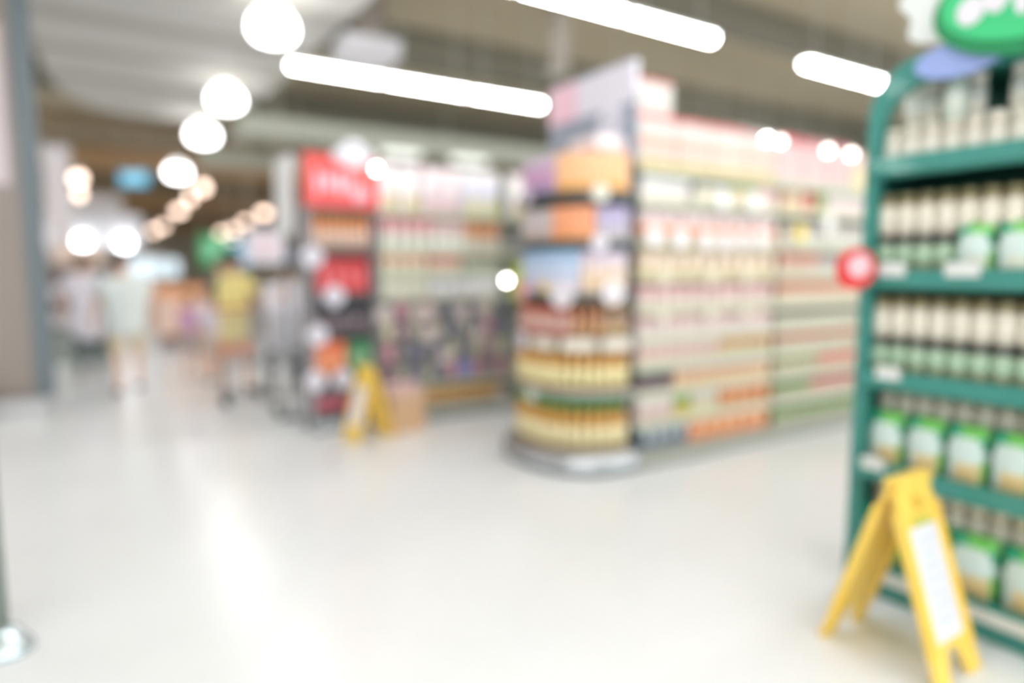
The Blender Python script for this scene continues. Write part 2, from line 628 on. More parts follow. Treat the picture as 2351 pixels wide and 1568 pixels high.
def fill(level, x0, x1, w, h, bands, desc, bay, patch=None, y=3.45, d=.2, name='carton', cat='carton', jitter=.0, maker=None):
    if bands:
        bands = [(f, tuple(int(v * .93) for v in c)) for f, c in bands]
    p = maker or band_box(w, d, h, bands, name, cat, patch)
    n = int((x1 - x0 + 1e-6) / (w + .004))
    st = (x1 - x0) / max(n, 1)
    lab = '%s on the %s shelf, %s bay of central shelving' % (desc, ORD[level], bay)
    grp = lab.replace(' on the', 's on the', 1)
    for i in range(n):
        p.put((x0 + st * (i + .5), y + random.uniform(0, .012), LV[level]), 0, lab, grp)


N = 'near'
fill(0, 3.30, 3.77, .11, .2, [(.7, (120, 136, 150)), (.3, (150, 160, 168))], 'blue-grey carton', N, (180, 186, 190))
fill(0, 3.79, 4.72, .15, .19, [(.5, (240, 160, 110)), (.5, (244, 140, 70))], 'bright orange carton', N, (244, 190, 150))
fill(1, 3.26, 3.62, .11, .17, [(.4, (220, 190, 180)), (.6, (240, 224, 220))], 'pink and white carton', N)
fill(1, 3.63, 3.80, .08, .17, [(.5, (226, 204, 110)), (.5, (130, 180, 90))], 'green and yellow packet', N)
fill(1, 3.82, 4.12, .09, .14, [(.5, (230, 220, 170)), (.5, (238, 226, 214))], 'pale cream packet', N)
fill(1, 4.13, 4.73, .12, .17, [(.3, (236, 200, 160)), (.7, (242, 148, 84))], 'orange and cream carton', N)
fill(2, 3.26, 3.60, .08, .12, [(.5, (150, 130, 128)), (.5, (110, 104, 106))], 'dark brown tin', N)
fill(2, 3.62, 4.73, .09, .15, [(.4, (238, 200, 170)), (.25, (240, 150, 110)), (.35, (228, 178, 190))], 'pink and orange packet', N, (226, 210, 140))
fill(3, 3.26, 4.10, .1, .15, [(.3, (222, 214, 190)), (.3, (236, 190, 180)), (.4, (240, 214, 208))], 'pale pink carton', N)
fill(3, 4.11, 4.73, .1, .14, [(.5, (226, 222, 190)), (.5, (238, 178, 120))], 'cream and orange carton', N)
fill(4, 3.26, 4.73, .1, .16, [(.6, (238, 220, 214)), (.25, (236, 190, 186)), (.15, (196, 80, 90))], 'white carton with dark pink top', N)
fill(5, 3.26, 4.73, .12, .17, [(.3, (226, 218, 196)), (.55, (240, 206, 204)), (.15, (214, 96, 96))], 'pink carton with red top edge', N)
fill(6, 3.26, 4.73, .13, .19, [(.15, (226, 204, 120)), (.7, (234, 208, 178)), (.15, (222, 190, 160))], 'beige carton', N, (240, 224, 206))
fill(7, 3.26, 4.73, .12, .22, [(.3, (244, 216, 200)), (.25, (240, 168, 130)), (.45, (244, 222, 222))], 'pale pink carton with orange band', N)
fill(8, 3.26, 3.74, .155, .165, [(.5, (238, 226, 218)), (.5, (242, 240, 238))], 'plain white carton', N)
fill(8, 3.76, 4.12, .085, .13, None, 'cream jar with white lid', N, maker=jar(.04, .13, (240, 240, 236), (200, 180, 120), (236, 232, 214)))
fill(8, 4.14, 4.46, .1, .15, None, 'green-topped tub', N, maker=jar(.046, .15, (150, 176, 96), (226, 214, 190), (236, 220, 196), name='tub', cat='tub'))
fill(8, 4.48, 4.73, .12, .17, [(.6, (240, 220, 214)), (.4, (232, 190, 186))], 'pink and white tub', N)

Mi = 'middle'
fill(0, 4.8, 6.25, .12, .12, [(.5, (206, 208, 180)), (.5, (160, 190, 130))], 'pale green carton', Mi)
fill(1, 4.8, 5.3, .1, .13, [(.5, (214, 208, 180)), (.5, (130, 166, 96))], 'green packet', Mi)
fill(1, 5.3, 6.25, .1, .13, [(.5, (222, 208, 186)), (.5, (208, 96, 96))], 'cream and dark red packet', Mi)
fill(2, 4.8, 5.4, .1, .14, [(.6, (214, 208, 180)), (.4, (176, 172, 116))], 'olive packet', Mi)
fill(2, 5.4, 6.25, .1, .14, [(.5, (226, 204, 180)), (.5, (224, 90, 80))], 'cream and bright red packet', Mi)
fill(3, 4.8, 6.25, .1, .14, [(.6, (216, 212, 188)), (.4, (214, 110, 96))], 'cream packet with red top', Mi)
fill(4, 4.8, 6.25, .1, .12, [(.7, (218, 214, 192)), (.3, (150, 140, 128))], 'cream packet with grey top', Mi)
fill(5, 4.8, 6.25, .11, .17, [(.6, (226, 210, 186)), (.4, (232, 140, 110))], 'cream and coral packet', Mi)
fill(6, 4.8, 5.35, .11, .18, [(.7, (226, 200, 180)), (.3, (226, 120, 100))], 'beige packet with coral top', Mi)
fill(6, 5.35, 6.25, .13, .17, [(.6, (214, 212, 200)), (.4, (190, 170, 170))], 'pale grey packet', Mi)
fill(7, 4.8, 5.1, .12, .2, [(.6, (236, 226, 214)), (.4, (196, 190, 170))], 'off-white packet', Mi)
fill(7, 5.1, 6.25, .13, .18, [(.5, (224, 222, 210)), (.5, (214, 206, 200))], 'pale stone packet', Mi)
fill(8, 4.8, 5.1, .13, .19, [(.5, (236, 208, 170)), (.5, (236, 200, 176))], 'peach carton', Mi)
fill(8, 5.1, 5.26, .11, .19, [(.6, (236, 160, 150)), (.4, (216, 80, 90))], 'red carton', Mi)
fill(8, 5.28, 5.4, .09, .19, [(.6, (190, 206, 140)), (.4, (140, 180, 90))], 'green carton', Mi)
fill(8, 5.42, 6.25, .13, .18, [(.6, (240, 220, 216)), (.4, (236, 228, 226))], 'pinkish white carton', Mi)
for lv in range(0, 9):
    c = [(222, 214, 190), (226, 190, 170), (212, 208, 190)][lv % 3]
    fill(lv, 6.35, 7.8, .18, .13 if lv < 6 else .17, [(.6, c), (.4, (216, 150, 130) if lv % 2 else (196, 196, 170))], 'small %s carton' % ['cream', 'salmon', 'stone'][lv % 3], 'far')

# overstock on top
top_lab = '%s stored on top of the central shelving'
p = band_box(.38, .36, .26, [(.2, (220, 176, 170)), (.7, (206, 202, 196)), (.1, (196, 108, 108))])
p.put((3.36, 3.47, 2.44), 0, 'white carton with pink edge standing highest, behind the aisle sign', 'highest carton')
p = band_box(.36, .4, .36, [(.18, (200, 172, 112)), (.22, (204, 194, 186)), (.17, (214, 164, 144)), (.33, (206, 198, 192)), (.1, (212, 126, 122))])
for i in range(4):
    p.put((3.39 + i * .37, 3.44, 2.08 + .02), 0, 'large white and peach carton ' + top_lab % 'of the near bay,', 'large cartons over the near bay')
p = band_box(.34, .4, .37, [(.2, (198, 186, 182)), (.65, (210, 176, 176)), (.15, (206, 96, 104))])
for i in range(3):
    p.put((4.88 + i * .35 - .02, 3.44, 2.1), 0, 'pale pink carton with red top edge stored on top of the middle bay', 'pink cartons over the middle bay')
for i, (c, dsc) in enumerate([((236, 220, 180), 'yellow-cream'), ((220, 220, 228), 'pale blue-grey'), ((236, 200, 200), 'rose')]):
    p = band_box(.26, .36, .33, [(.6, tuple(v - 16 for v in c)), (.4, (216, 180, 174))])
    p.put((5.9 + i * .28 - .02, 3.44, 2.1), 0, dsc + ' carton stored on top of the middle bay beside the green rack edge', 'coloured cartons on the middle bay')
p = band_box(.36, .36, .32, [(.7, (238, 218, 214)), (.3, (226, 160, 156))])
for i in range(3):
    p.put((6.75 + i * .38, 3.44, 2.1), 0, 'pink carton stored on top of the far bay', 'cartons over the far bay')

for (x, z, dsc) in [(3.32, 1.66, 'below the white cartons, nearest the rounded end'), (3.57, 1.65, 'second along the eighth shelf strip'), (3.85, 1.64, 'third along the eighth shelf strip'),
                    (4.05, 1.64, 'fourth along the eighth shelf strip'), (4.25, 1.65, 'fifth along the eighth shelf strip'), (4.45, 1.66, 'last along the eighth shelf strip')]:
    round_tag((x, 3.385, z - .03), 0, 'white round price disc ' + dsc, .07, (244, 240, 240), (232, 226, 230), .02)
for (x, z, dsc) in [(4.0, 1.97, 'under the cream jars'), (4.35, 1.97, 'under the green tubs'), (5.34, 1.84, 'near the green rack, above the yellow disc')]:
    round_tag((x, 3.385, z - .05), 0, 'white round price disc ' + dsc, .075, (244, 244, 240), (236, 236, 230), .02)
round_tag((4.96, 3.385, 1.7), 0, 'yellow round price disc on the middle bay', .07, (236, 216, 90), (236, 206, 70), .02)
for (x, z, dsc) in [(3.42, 1.345, 'first'), (3.91, 1.345, 'second'), (4.32, 1.345, 'third')]:
    round_tag((x, 3.39, z), 0, 'cream round price disc hanging %s along the seventh shelf strip' % dsc, .055, (226, 224, 200), (216, 212, 186), .02)
for (x, z, dsc) in [(3.42, 1.09, 'first'), (3.91, 1.09, 'second'), (4.32, 1.09, 'third')]:
    round_tag((x, 3.39, z), 0, 'cream round price disc hanging %s along the sixth shelf strip' % dsc, .05, (222, 222, 200), (214, 210, 186), .02)

# clip-on lamps made up to give the bright discs along the shelves
m_spot = mat((255, 250, 245), emit=16)
m_spotd = mat((255, 236, 225), emit=5)


def spot(x, y, z, tip_y, tip_z, label, dim=False, r=.025):
    o = thing('invented_spotlight', label, 'spotlight', (x, y, z), 0)
    MB().tube((0, tip_y - y, tip_z - z), (0, 0, .03), .008, mat((200, 200, 200), .4), 6).build('arm', o)
    MB().ball((0, -.02, 0), r, r, r, m_spotd if dim else m_spot).build('bulb', o)
    MB().lathe([(r * .4, r * .7), (r * 1.1, r * .9), (r * .8, r * 2), (0, r * 2.1)], mat((200, 200, 200), .4), 10).build('cap', o)


spot(4.21, 3.2, 2.34, 3.5, 2.49, 'bright invented clip-on spotlight over the near bay of the central shelving')
spot(4.37, 3.2, 2.34, 3.5, 2.49, 'dimmer invented clip-on spotlight beside the bright one over the central shelving', True)
spot(4.96, 3.2, 2.33, 3.5, 2.49, 'invented clip-on spotlight over the middle bay, left of two', True, .03)
spot(5.28, 3.2, 2.33, 3.5, 2.49, 'invented clip-on spotlight nearest the green rack edge', True, .03)

# ================================================================== rounded end display
EC = (3.2, 3.93)


def outl(rx, ry, n=2.6, k=24):
    pts = []
    for i in range(k + 1):
        t = PI / 2 + PI * i / k
        c, s = math.cos(t), math.sin(t)
        pts.append((rx * math.copysign(abs(c) ** (2 / n), c) if abs(c) > 1e-9 else 0, ry * math.copysign(abs(s) ** (2 / n), s)))
    return pts


EL = [.16, .58, .92, 1.24, 1.60, 1.92]
o = thing('rounded_end_display', 'rounded end display of the central shelving with six curved shelves on a chrome base', 'shelving', (EC[0] - .01, EC[1], 0))
MB().prism(outl(.60, .56), .0, .03, m_dark).prism(outl(.56, .52), .03, .15, mat((170, 165, 160), .4)).build('plinth', o)
mb = MB()
a_, b_ = outl(.62, .58), outl(.585, .545)
for (r1, z1), (r2, z2) in [((b_, .02), (a_, .04)), ((a_, .04), (a_, .09)), ((a_, .09), (b_, .12))]:
    n = len(a_)
    mb.add([(x, y, z1) for x, y in r1] + [(x, y, z2) for x, y in r2], [(i, i + 1, n + i + 1, n + i) for i in range(n - 1)], mat((196, 200, 204), .22, .8), True)
mb.build('chrome_bumper', o)
MB().box(-.04, 0, -.44, .44, .15, 2.1, m_dark).build('back_panel', o)
for i, z in enumerate(EL):
    rx, ry = (.53, .51) if i < 2 else (.5, .495)
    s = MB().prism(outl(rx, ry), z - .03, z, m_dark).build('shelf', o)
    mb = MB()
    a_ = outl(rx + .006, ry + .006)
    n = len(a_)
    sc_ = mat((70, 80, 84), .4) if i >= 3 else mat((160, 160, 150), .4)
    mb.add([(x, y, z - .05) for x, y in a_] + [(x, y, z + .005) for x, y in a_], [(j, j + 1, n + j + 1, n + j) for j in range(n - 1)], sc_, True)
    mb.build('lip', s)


def arc_pts(rx, ry, step, a0=0.0, a1=1.0, inset=0.0):
    """positions and outward headings along the end's outline, from the far side round to the near side"""
    raw = outl(rx - inset, ry - inset, 2.6, 160)
    d = [0]
    for i in range(1, len(raw)):
        d.append(d[-1] + math.dist(raw[i], raw[i - 1]))
    T = d[-1]
    n = max(1, int((a1 - a0) * T / step))
    res = []
    for q in range(n):
        s = T * a0 + (q + .5) * (a1 - a0) * T / n
        i = max(j for j in range(len(d) - 1) if d[j] <= s)
        f = (s - d[i]) / (d[i + 1] - d[i] + 1e-9)
        x = raw[i][0] + f * (raw[i + 1][0] - raw[i][0])
        y = raw[i][1] + f * (raw[i + 1][1] - raw[i][1])
        tx, ty = raw[i + 1][0] - raw[i][0], raw[i + 1][1] - raw[i][1]
        res.append((x + EC[0] - .01, y + EC[1], math.atan2(ty, tx)))
    return res


def arc_fill(level, proto, step, a0, a1, label, group, inset=.03, rows=1, back=.075, dz=0):
    rx, ry = (.53, .51) if level < 2 else (.5, .495)
    for r in range(rows):
        for (x, y, rz) in arc_pts(rx, ry, step, a0, a1, inset + r * back):
            # tangent heading; local -y must face outwards (tangent points along +x of the product)
            proto.put((x, y, EL[level] + dz), rz, label, group)


E_ = ' of the rounded end'
oil = bottle(.034, .34, (70, 160, 90), (196, 146, 60), (232, 220, 176), neck=.5, capfrac=.16)
arc_fill(0, oil, .074, .02, .98, 'amber bottle with green cap and cream label on the bottom shelf' + E_, 'green-capped bottles on the bottom shelf', .04, 2)
oil2 = bottle(.034, .31, (70, 140, 84), (196, 140, 56), (234, 222, 170), neck=.55, capfrac=.12)
arc_fill(1, oil2, .074, .02, .98, 'amber green-capped bottle with yellow-cream label on the second shelf' + E_, 'green-capped bottles on the second shelf', .04, 2)
jr = jar(.033, .22, (196, 90, 70), (200, 160, 150), (214, 176, 164), (214, 96, 76))
arc_fill(2, jr, .07, .02, .71, 'reddish jar on the third shelf' + E_, 'reddish jars on the third shelf', .04)
br = bottle(.03, .25, (176, 120, 70), (180, 120, 84), (196, 150, 110), neck=.7)
br2 = bottle(.03, .25, (200, 160, 80), (150, 120, 100), (190, 160, 120), neck=.7)
arc_fill(2, br, .064, .71, .85, 'orange-brown bottle on the third shelf' + E_, 'orange-brown bottles on the third shelf', .04)
arc_fill(2, br2, .064, .85, .98, 'ochre bottle on the third shelf' + E_, 'ochre bottles on the third shelf', .04)
bp = band_box(.075, .06, .3, [(.35, (222, 216, 234)), (.4, (198, 212, 236)), (.25, (164, 196, 226))], 'packet', 'packet')
arc_fill(3, bp, .079, .2, .74, 'light blue packet on the fourth shelf' + E_, 'light blue packets on the fourth shelf', .03)
pp = band_box(.06, .06, .29, [(.5, (232, 206, 176)), (.3, (226, 208, 206)), (.2, (214, 200, 220))], 'packet', 'packet')
arc_fill(3, pp, .064, .745, .97, 'peach and lilac packet on the fourth shelf' + E_, 'peach packets on the fourth shelf', .03)
gp = band_box(.06, .06, .22, [(.3, (196, 178, 168)), (.7, (206, 196, 196))], 'packet', 'packet')
arc_fill(4, gp, .064, .06, .59, 'grey-pink packet on the fifth shelf' + E_, 'grey-pink packets on the fifth shelf', .03)
op = band_box(.06, .06, .23, [(.2, (238, 160, 90)), (.8, (240, 166, 124))], 'packet', 'packet')
arc_fill(4, op, .064, .595, .81, 'orange packet on the fifth shelf' + E_, 'orange packets on the fifth shelf', .03)
lp = band_box(.05, .06, .23, [(.3, (206, 196, 196)), (.7, (184, 172, 206))], 'packet', 'packet', (206, 200, 220))
arc_fill(4, lp, .056, .815, .98, 'lilac packet on the fifth shelf' + E_, 'lilac packets on the fifth shelf', .03)
vp = band_box(.055, .06, .26, [(.3, (176, 150, 190)), (.4, (206, 160, 196)), (.3, (206, 186, 206))], 'packet', 'packet')
arc_fill(5, vp, .059, .06, .61, 'violet packet on the top shelf' + E_, 'violet packets on the top shelf', .03)
tp = band_box(.055, .06, .27, [(.2, (230, 170, 90)), (.6, (244, 190, 130)), (.2, (240, 196, 160))], 'packet', 'packet', (240, 200, 160))
arc_fill(5, tp, .059, .615, .98, 'light orange packet on the top shelf' + E_, 'orange packets on the top shelf', .03)


def end_tag(a, z, dsc, **k):
    x, y, rz = arc_pts(.53, .5, .02, a, a + .02, 0)[0]
    round_tag((x, y, z), rz, dsc, **k)


end_tag(.67, 1.23, 'white round price disc in the middle of the fourth shelf of the rounded end', r=.085)
end_tag(.88, 1.25, 'white round price disc on the near side of the fourth shelf of the rounded end', r=.085)
end_tag(.43, 1.25, 'pink round price disc on the rounded end display', r=.07, c1=(240, 166, 170), c2=(244, 190, 196))
end_tag(.58, 1.28, 'small yellow round price disc on the rounded end display', r=.04, c1=(236, 210, 80), c2=(226, 180, 60))
end_tag(.42, .89, 'white round price disc on the far side of the third shelf of the rounded end', r=.075)
end_tag(.5, .52, 'greenish white round price disc on the second shelf of the rounded end', r=.07, c1=(206, 214, 200), c2=(196, 204, 188))
end_tag(.82, 1.91, 'cream round price disc on the top shelf of the rounded end', r=.06, c1=(224, 222, 206), c2=(216, 214, 200))
end_tag(.82, 1.58, 'pale round price disc on the fifth shelf of the rounded end', r=.06, c1=(220, 216, 224), c2=(212, 206, 214))
end_tag(.46, 1.92, 'pale lilac round price disc on the top shelf of the rounded end', r=.06, c1=(220, 210, 224), c2=(206, 200, 214))
# cream shelf cards under the third shelf
for a, dsc in [(.58, 'middle'), (.74, 'near middle'), (.9, 'near side')]:
    x, y, rz = arc_pts(.53, .5, .02, a, a + .02, 0)[0]
    c_ = MB().box(-.11, .11, -.004, 0, -.05, .04, mat((222, 214, 200), .5)).build('price_card', loc=(x, y, .90), rz=rz)
    tag(c_, 'cream price card at the %s of the third shelf lip of the rounded end' % dsc, 'price card')

# aisle sign above the rounded end
o = thing('aisle_sign', 'large grey aisle sign with a pink and lilac top strip above the rounded end', 'sign', (3.17, 3.43, 2.12))
MB().box(-.015, .015, 0, .97, 0, .45, mat((150, 158, 172), .5)).build('panel', o)
MB().box(-.018, .018, .0, .62, .40, .67, mat((226, 222, 234), .4)).build('top_strip', o)
MB().box(-.018, .018, .62, .97, .40, .67, mat((238, 196, 210), .4)).build('pink_strip', o)
MB().box(-.01, .01, .0, .97, .67, .69, mat((150, 160, 170), .4)).build('frame_edge', o)
for q in (.06, .9):
    MB().tube((0, q, -.2), (0, q, .05), .012, m_dark).build('support', o)
# white numeral
tc_ = bpy.data.curves.new('numeral', 'FONT')
tc_.body = '8'
tc_.size = .5
tc_.extrude = .004
tc_.offset = .02
tc_.align_x = 'CENTER'
to = bpy.data.objects.new('numeral', tc_)
COL.objects.link(to)
dg = bpy.context.evaluated_depsgraph_get()
me = bpy.data.meshes.new_from_object(to.evaluated_get(dg))
bpy.data.objects.remove(to)
me.materials.clear()
me.materials.append(mat((226, 224, 236), .4))
no = bpy.data.objects.new('numeral', me)
COL.objects.link(no)
no.parent = o
no.matrix_local = Matrix.Translation((-.022, .24, .06)) @ Matrix(((0, 0, -1, 0), (-1, 0, 0, 0), (0, 1, 0, 0), (0, 0, 0, 1)))

# lime wobbler near the aisle
o = thing('shelf_flag', 'lime green shelf flag at the aisle end of the back shelving', 'sign', (3.62, 5.5, 1.1))
MB().box(-.11, .11, -.004, .004, 0, .36, mat((206, 220, 90), .4)).build('card', o)
MB().box(-.01, .01, .004, .16, .1, .12, m_strip).build('clip', o)
spot(3.40, 5.45, 1.30, 5.66, 1.36, 'small bright invented spotlight beside the lime green shelf flag')

# ================================================================== second shelving (gondola 2)
LV2 = [.12, .38, .60, .86, 1.17, 1.36, 1.58, 1.93]
gondola('gondola_shelving', 'left bay of the back shelving with hanging dark packets and white bags on top', 2.2, 3.55, 5.66, 6.1, [.12, .34, 1.17, 1.36, 1.58, 1.93], 2.3)
gondola('gondola_shelving', 'right bay of the back shelving, mostly hidden by the rounded end display', 3.55, 4.9, 5.66, 6.1, [.12, .34, 1.17, 1.36, 1.58, 1.93], 2.3)


def fill2(z, x0, x1, w, h, bands, desc, where, patch=None, y=5.70, d=.14, name='carton', cat='carton', maker=None):
    p = maker or band_box(w, d, h, bands, name, cat, patch)
    n = int((x1 - x0 + 1e-6) / (w + .004))
    st = (x1 - x0) / max(n, 1)
    lab = '%s %s, back shelving' % (desc, where)
    for i in range(n):
        p.put((x0 + st * (i + .5), y + random.uniform(0, .01), z), 0, lab, '%s row %s' % (desc, where))


wb = pouch(.2, .42, .1, (240, 238, 236), (244, 240, 240), (226, 206, 160), (238, 226, 230), 'snack_bag', 'bag')
wb2 = pouch(.2, .42, .1, (240, 216, 220), (240, 228, 232), (232, 196, 200), (242, 236, 238), 'snack_bag', 'bag')
wb3 = pouch(.2, .42, .1, (240, 238, 240), (226, 224, 240), (226, 220, 150), (240, 238, 240), 'snack_bag', 'bag')
fill2(1.93, 2.24, 2.66, .2, .42, None, 'white snack bag with yellow foot', 'on the left of the top shelf', maker=wb)
fill2(1.93, 2.67, 3.08, .2, .42, None, 'tall pink snack bag', 'on the middle of the top shelf', maker=wb2)
fill2(1.93, 3.09, 3.5, .2, .42, None, 'white snack bag with lilac oval', 'on the right of the top shelf', maker=wb3)
fill2(1.93, 3.6, 4.86, .2, .42, None, 'tall white snack bag', 'on the top right bay', maker=Proto(wb.make))
fill2(1.58, 2.24, 2.75, .1, .29, [(.5, (232, 234, 220)), (.3, (248, 204, 204)), (.2, (226, 140, 150))], 'white carton with rose top', 'on the left of the fifth shelf')
fill2(1.58, 2.76, 3.1, .1, .27, [(.6, (232, 234, 222)), (.4, (246, 212, 212))], 'white and pale pink carton', 'on the middle of the fifth shelf')
fill2(1.58, 3.1, 3.5, .1, .27, [(.5, (220, 212, 196)), (.5, (240, 176, 130))], 'cream carton with orange top', 'on the right of the fifth shelf')
fill2(1.36, 2.24, 2.7, .1, .18, [(.6, (230, 226, 202)), (.4, (250, 184, 154))], 'cream carton with peach top', 'on the left of the fourth shelf')
fill2(1.36, 2.72, 3.06, .1, .18, [(.6, (236, 226, 206)), (.4, (236, 116, 108))], 'cream carton with red top', 'on the middle of the fourth shelf')
fill2(1.36, 3.08, 3.5, .1, .17, [(.6, (196, 206, 190)), (.4, (170, 160, 140))], 'grey-green carton', 'on the right of the fourth shelf')
fill2(1.17, 2.24, 2.7, .11, .15, [(1, (232, 230, 212))], 'plain stone carton', 'on the left of the third shelf')
fill2(1.17, 2.72, 3.5, .12, .15, [(.7, (244, 240, 244)), (.3, (214, 224, 234))], 'white carton with blue-grey top', 'on the right of the third shelf')
fill2(.12, 2.24, 3.5, .2, .14, [(.4, (214, 186, 150)), (.6, (226, 170, 90))], 'low orange tray', 'on the base shelf', d=.2, name='tray', cat='tray')
# hanging packets on pegs, four rows
hp = [((146, 118, 130), 'dark plum'), ((112, 112, 132), 'dark navy'), ((190, 136, 146), 'dull rose'), ((160, 156, 140), 'olive-grey'), ((190, 184, 156), 'khaki'), ((122, 118, 120), 'charcoal'), ((116, 140, 200), 'blue')]
protos = {}


def mk_hang(c):
    def mk():
        mb = MB()
        w, h, d = .12, .17, .03
        mb.extr([(-w / 2, 0), (w / 2, 0), (w / 2, h * .9), (w * .15, h), (-w * .15, h), (-w / 2, h * .9)], 'y', 0, .004, mat(c, .45))
        mb.ball((0, -.004, h * .42), w * .42, d * .6, h * .38, mat(tuple(min(255, v + 34) for v in c), .35))
        mb.tube((0, 0, h * .93), (0, .17, h * .93), .003, mat((180, 180, 180), .3, .8), 6)
        o = mb.build('hanging_packet')
        o['category'] = 'packet'
        return o
    return Proto(mk)


rows = ['lowest', 'second', 'third', 'highest']
for r, z in enumerate([.36, .56, .76, .96]):
    for k in range(10):
        ci = (k * 3 + r * 2 + (k // 3)) % len(hp)
        if (r, k) == (0, 6):
            ci = 6
        elif ci == 6:
            ci = 1
        c, nm = hp[ci]
        if nm not in protos:
            protos[nm] = mk_hang(c)
        protos[nm].put((2.3 + k * .132, 5.71, z), 0, '%s packet hanging in the %s peg row of the back shelving' % (nm, rows[r]), '%s packets in the %s peg row' % (nm, rows[r]))
for (x, z, dsc, r) in [(2.24, 1.0, 'top left of the peg rows', .075), (2.56, 1.0, 'above the peg rows, second from left', .07), (2.68, 1.0, 'above the peg rows, third from left', .07), (3.02, 1.0, 'above the peg rows, fourth from left', .075), (3.26, 1.01, 'above the peg rows, nearest the rounded end', .075),
                       (2.68, .8, 'in the middle of the third peg row', .075), (3.21, .79, 'at the right of the third peg row', .07), (2.83, .58, 'in the middle of the second peg row', .065), (3.46, .14, 'at the foot of the back shelving by the rounded end', .07)]:
    round_tag((x, 5.64, z), 0, 'pale round price disc ' + dsc, r, (226, 214, 206), (216, 202, 196), .02)

p = band_box(.26, .3, .09, [(.3, (226, 190, 190)), (.7, (238, 226, 228))])
p.put((3.02, 3.50, 2.2), 0, 'flat pale pink carton lying on the light orange packets of the rounded end', 'flat carton')
# ---- promotional bay at the end of the back shelving
o = thing('promotion_bay', 'dark promotional bay with a red header at the left end of the back shelving', 'shelving', (1.58, 5.66, 0))
MB().box(0, .6, .02, .3, 0, .1, mat((120, 124, 126), .4)).build('base', o)
MB().extr([(-.03, 0), (-.05, .02), (-.05, .1), (-.02, .12), (.03, .12), (.03, 0)], 'x', 0, .6, mat((190, 194, 200), .25, .7)).build('chrome_bumper', o)
MB().box(.0, .6, .27, .3, .1, 1.95, m_dark).build('back_panel', o)
for q in (0, .57):
    MB().box(q, q + .03, .0, .3, .1, 1.95, mat((150, 146, 150), .5)).build('side_panel', o)
for z in (.48, .86, 1.20, 1.58, 1.93):
    s = MB().box(.03, .57, 0, .27, z - .03, z, m_dark).build('shelf', o)
    MB().box(.03, .57, -.01, 0, z - .045, z + .01, mat((96, 90, 92), .4)).build('lip', s)
h = MB().box(-.02, .62, -.03, .0, 1.93, 2.36, mat((236, 84, 80), .4)).build('header', o)
h['label'] = 'red header board with pale curved marks'
# pale lettering-like strokes on the header
mb = MB()
for (x, z, w, hh) in [(.07, 2.03, .05, .2), (.15, 2.06, .07, .15), (.25, 2.03, .06, .19), (.33, 2.05, .05, .16), (.40, 1.97, .06, .15), (.47, 1.99, .05, .12)]:
    n = 12
    mb.extr([(x + w / 2 + w / 2 * math.cos(2 * PI * i / n), z + hh / 2 + hh / 2 * math.sin(2 * PI * i / n)) for i in range(n)], 'y', -.036, -.03, mat((244, 206, 220), .4))
mb.build('header_print', o)
mb = MB()
for (x, z, r) in [(.3, 2.36, .09), (.4, 2.42, .1), (.5, 2.38, .08), (.4, 2.34, .1)]:
    mb.ball((x, -.05, z), r, .03, r * .8, mat((228, 228, 236), .5))
mb.build('header_topper', o)
o.children[-1]['label'] = 'white cloud-shaped topper'
spot(2.13, 5.5, 2.25, 5.66, 2.36, 'small bright invented spotlight at the right edge of the red header')

B_ = ' of the promotional bay'


def pfill(z, x0, x1, proto, w, lab, y=5.70):
    n = max(1, int((x1 - x0) / w + 1e-6))
    for i in range(n):
        proto.put((x0 + (x1 - x0) * (i + .5) / n, y, z), 0, lab + B_, lab)


pfill(1.58, 1.62, 2.14, bottle(.03, .3, (236, 150, 70), (232, 160, 110), (226, 200, 184), neck=.6), .063, 'orange bottle with pale label on the top shelf')
pfill(1.20, 1.66, 2.12, band_box(.11, .2, .3, [(.5, (226, 80, 84)), (.5, (206, 60, 64))], 'carton', 'carton', (236, 120, 124)), .115, 'tall red carton on the fourth shelf')
pfill(.86, 1.62, 2.14, bottle(.028, .28, (120, 116, 120), (66, 64, 70), (136, 122, 128), neck=.5), .06, 'dark bottle on the third shelf')
pfill(.48, 1.62, 1.90, band_box(.13, .2, .3, [(.5, (244, 150, 100)), (.5, (238, 120, 76))], 'carton', 'carton', (246, 170, 130)), .135, 'orange carton on the second shelf')
pfill(.48, 1.92, 2.14, band_box(.1, .2, .3, [(.25, (40, 140, 96)), (.45, (120, 176, 130)), (.3, (60, 140, 96))], 'carton', 'carton', (150, 190, 150)), .11, 'green carton on the second shelf')
pfill(.10, 1.62, 2.14, band_box(.12, .2, .28, [(.3, (80, 84, 86)), (.35, (200, 96, 112)), (.35, (110, 104, 112))], 'carton', 'carton'), .125, 'dark carton with crimson band on the bottom shelf')
for (x, z, dsc) in [(1.61, 1.51, 'left of the fourth shelf'), (1.78, 1.18, 'under the red cartons'), (1.63, .85, 'left of the third shelf'), (1.60, .46, 'below the orange cartons at the left'), (1.84, .46, 'below the orange cartons at the right')]:
    round_tag((x, 5.62, z), 0, 'pale round price disc %s of the promotional bay' % dsc, .09, (224, 220, 230), (212, 208, 218), .03)

# white banner beyond the red header
o = thing('white_banner', 'tall plain white banner board standing behind the red header', 'banner', (1.58, 6.14, 0))
MB().box(-.02, .02, 0, .5, 1.72, 2.42, mat((246, 246, 246), .5)).build('board', o)
MB().tube((0, .25, .02), (0, .25, 1.75), .015, m_dark).build('pole', o)
MB().lathe([(0, 0), (.12, 0), (.12, .015), (.03, .03), (0, .03)], m_dark, 16, (0, .25, 0)).build('foot', o)

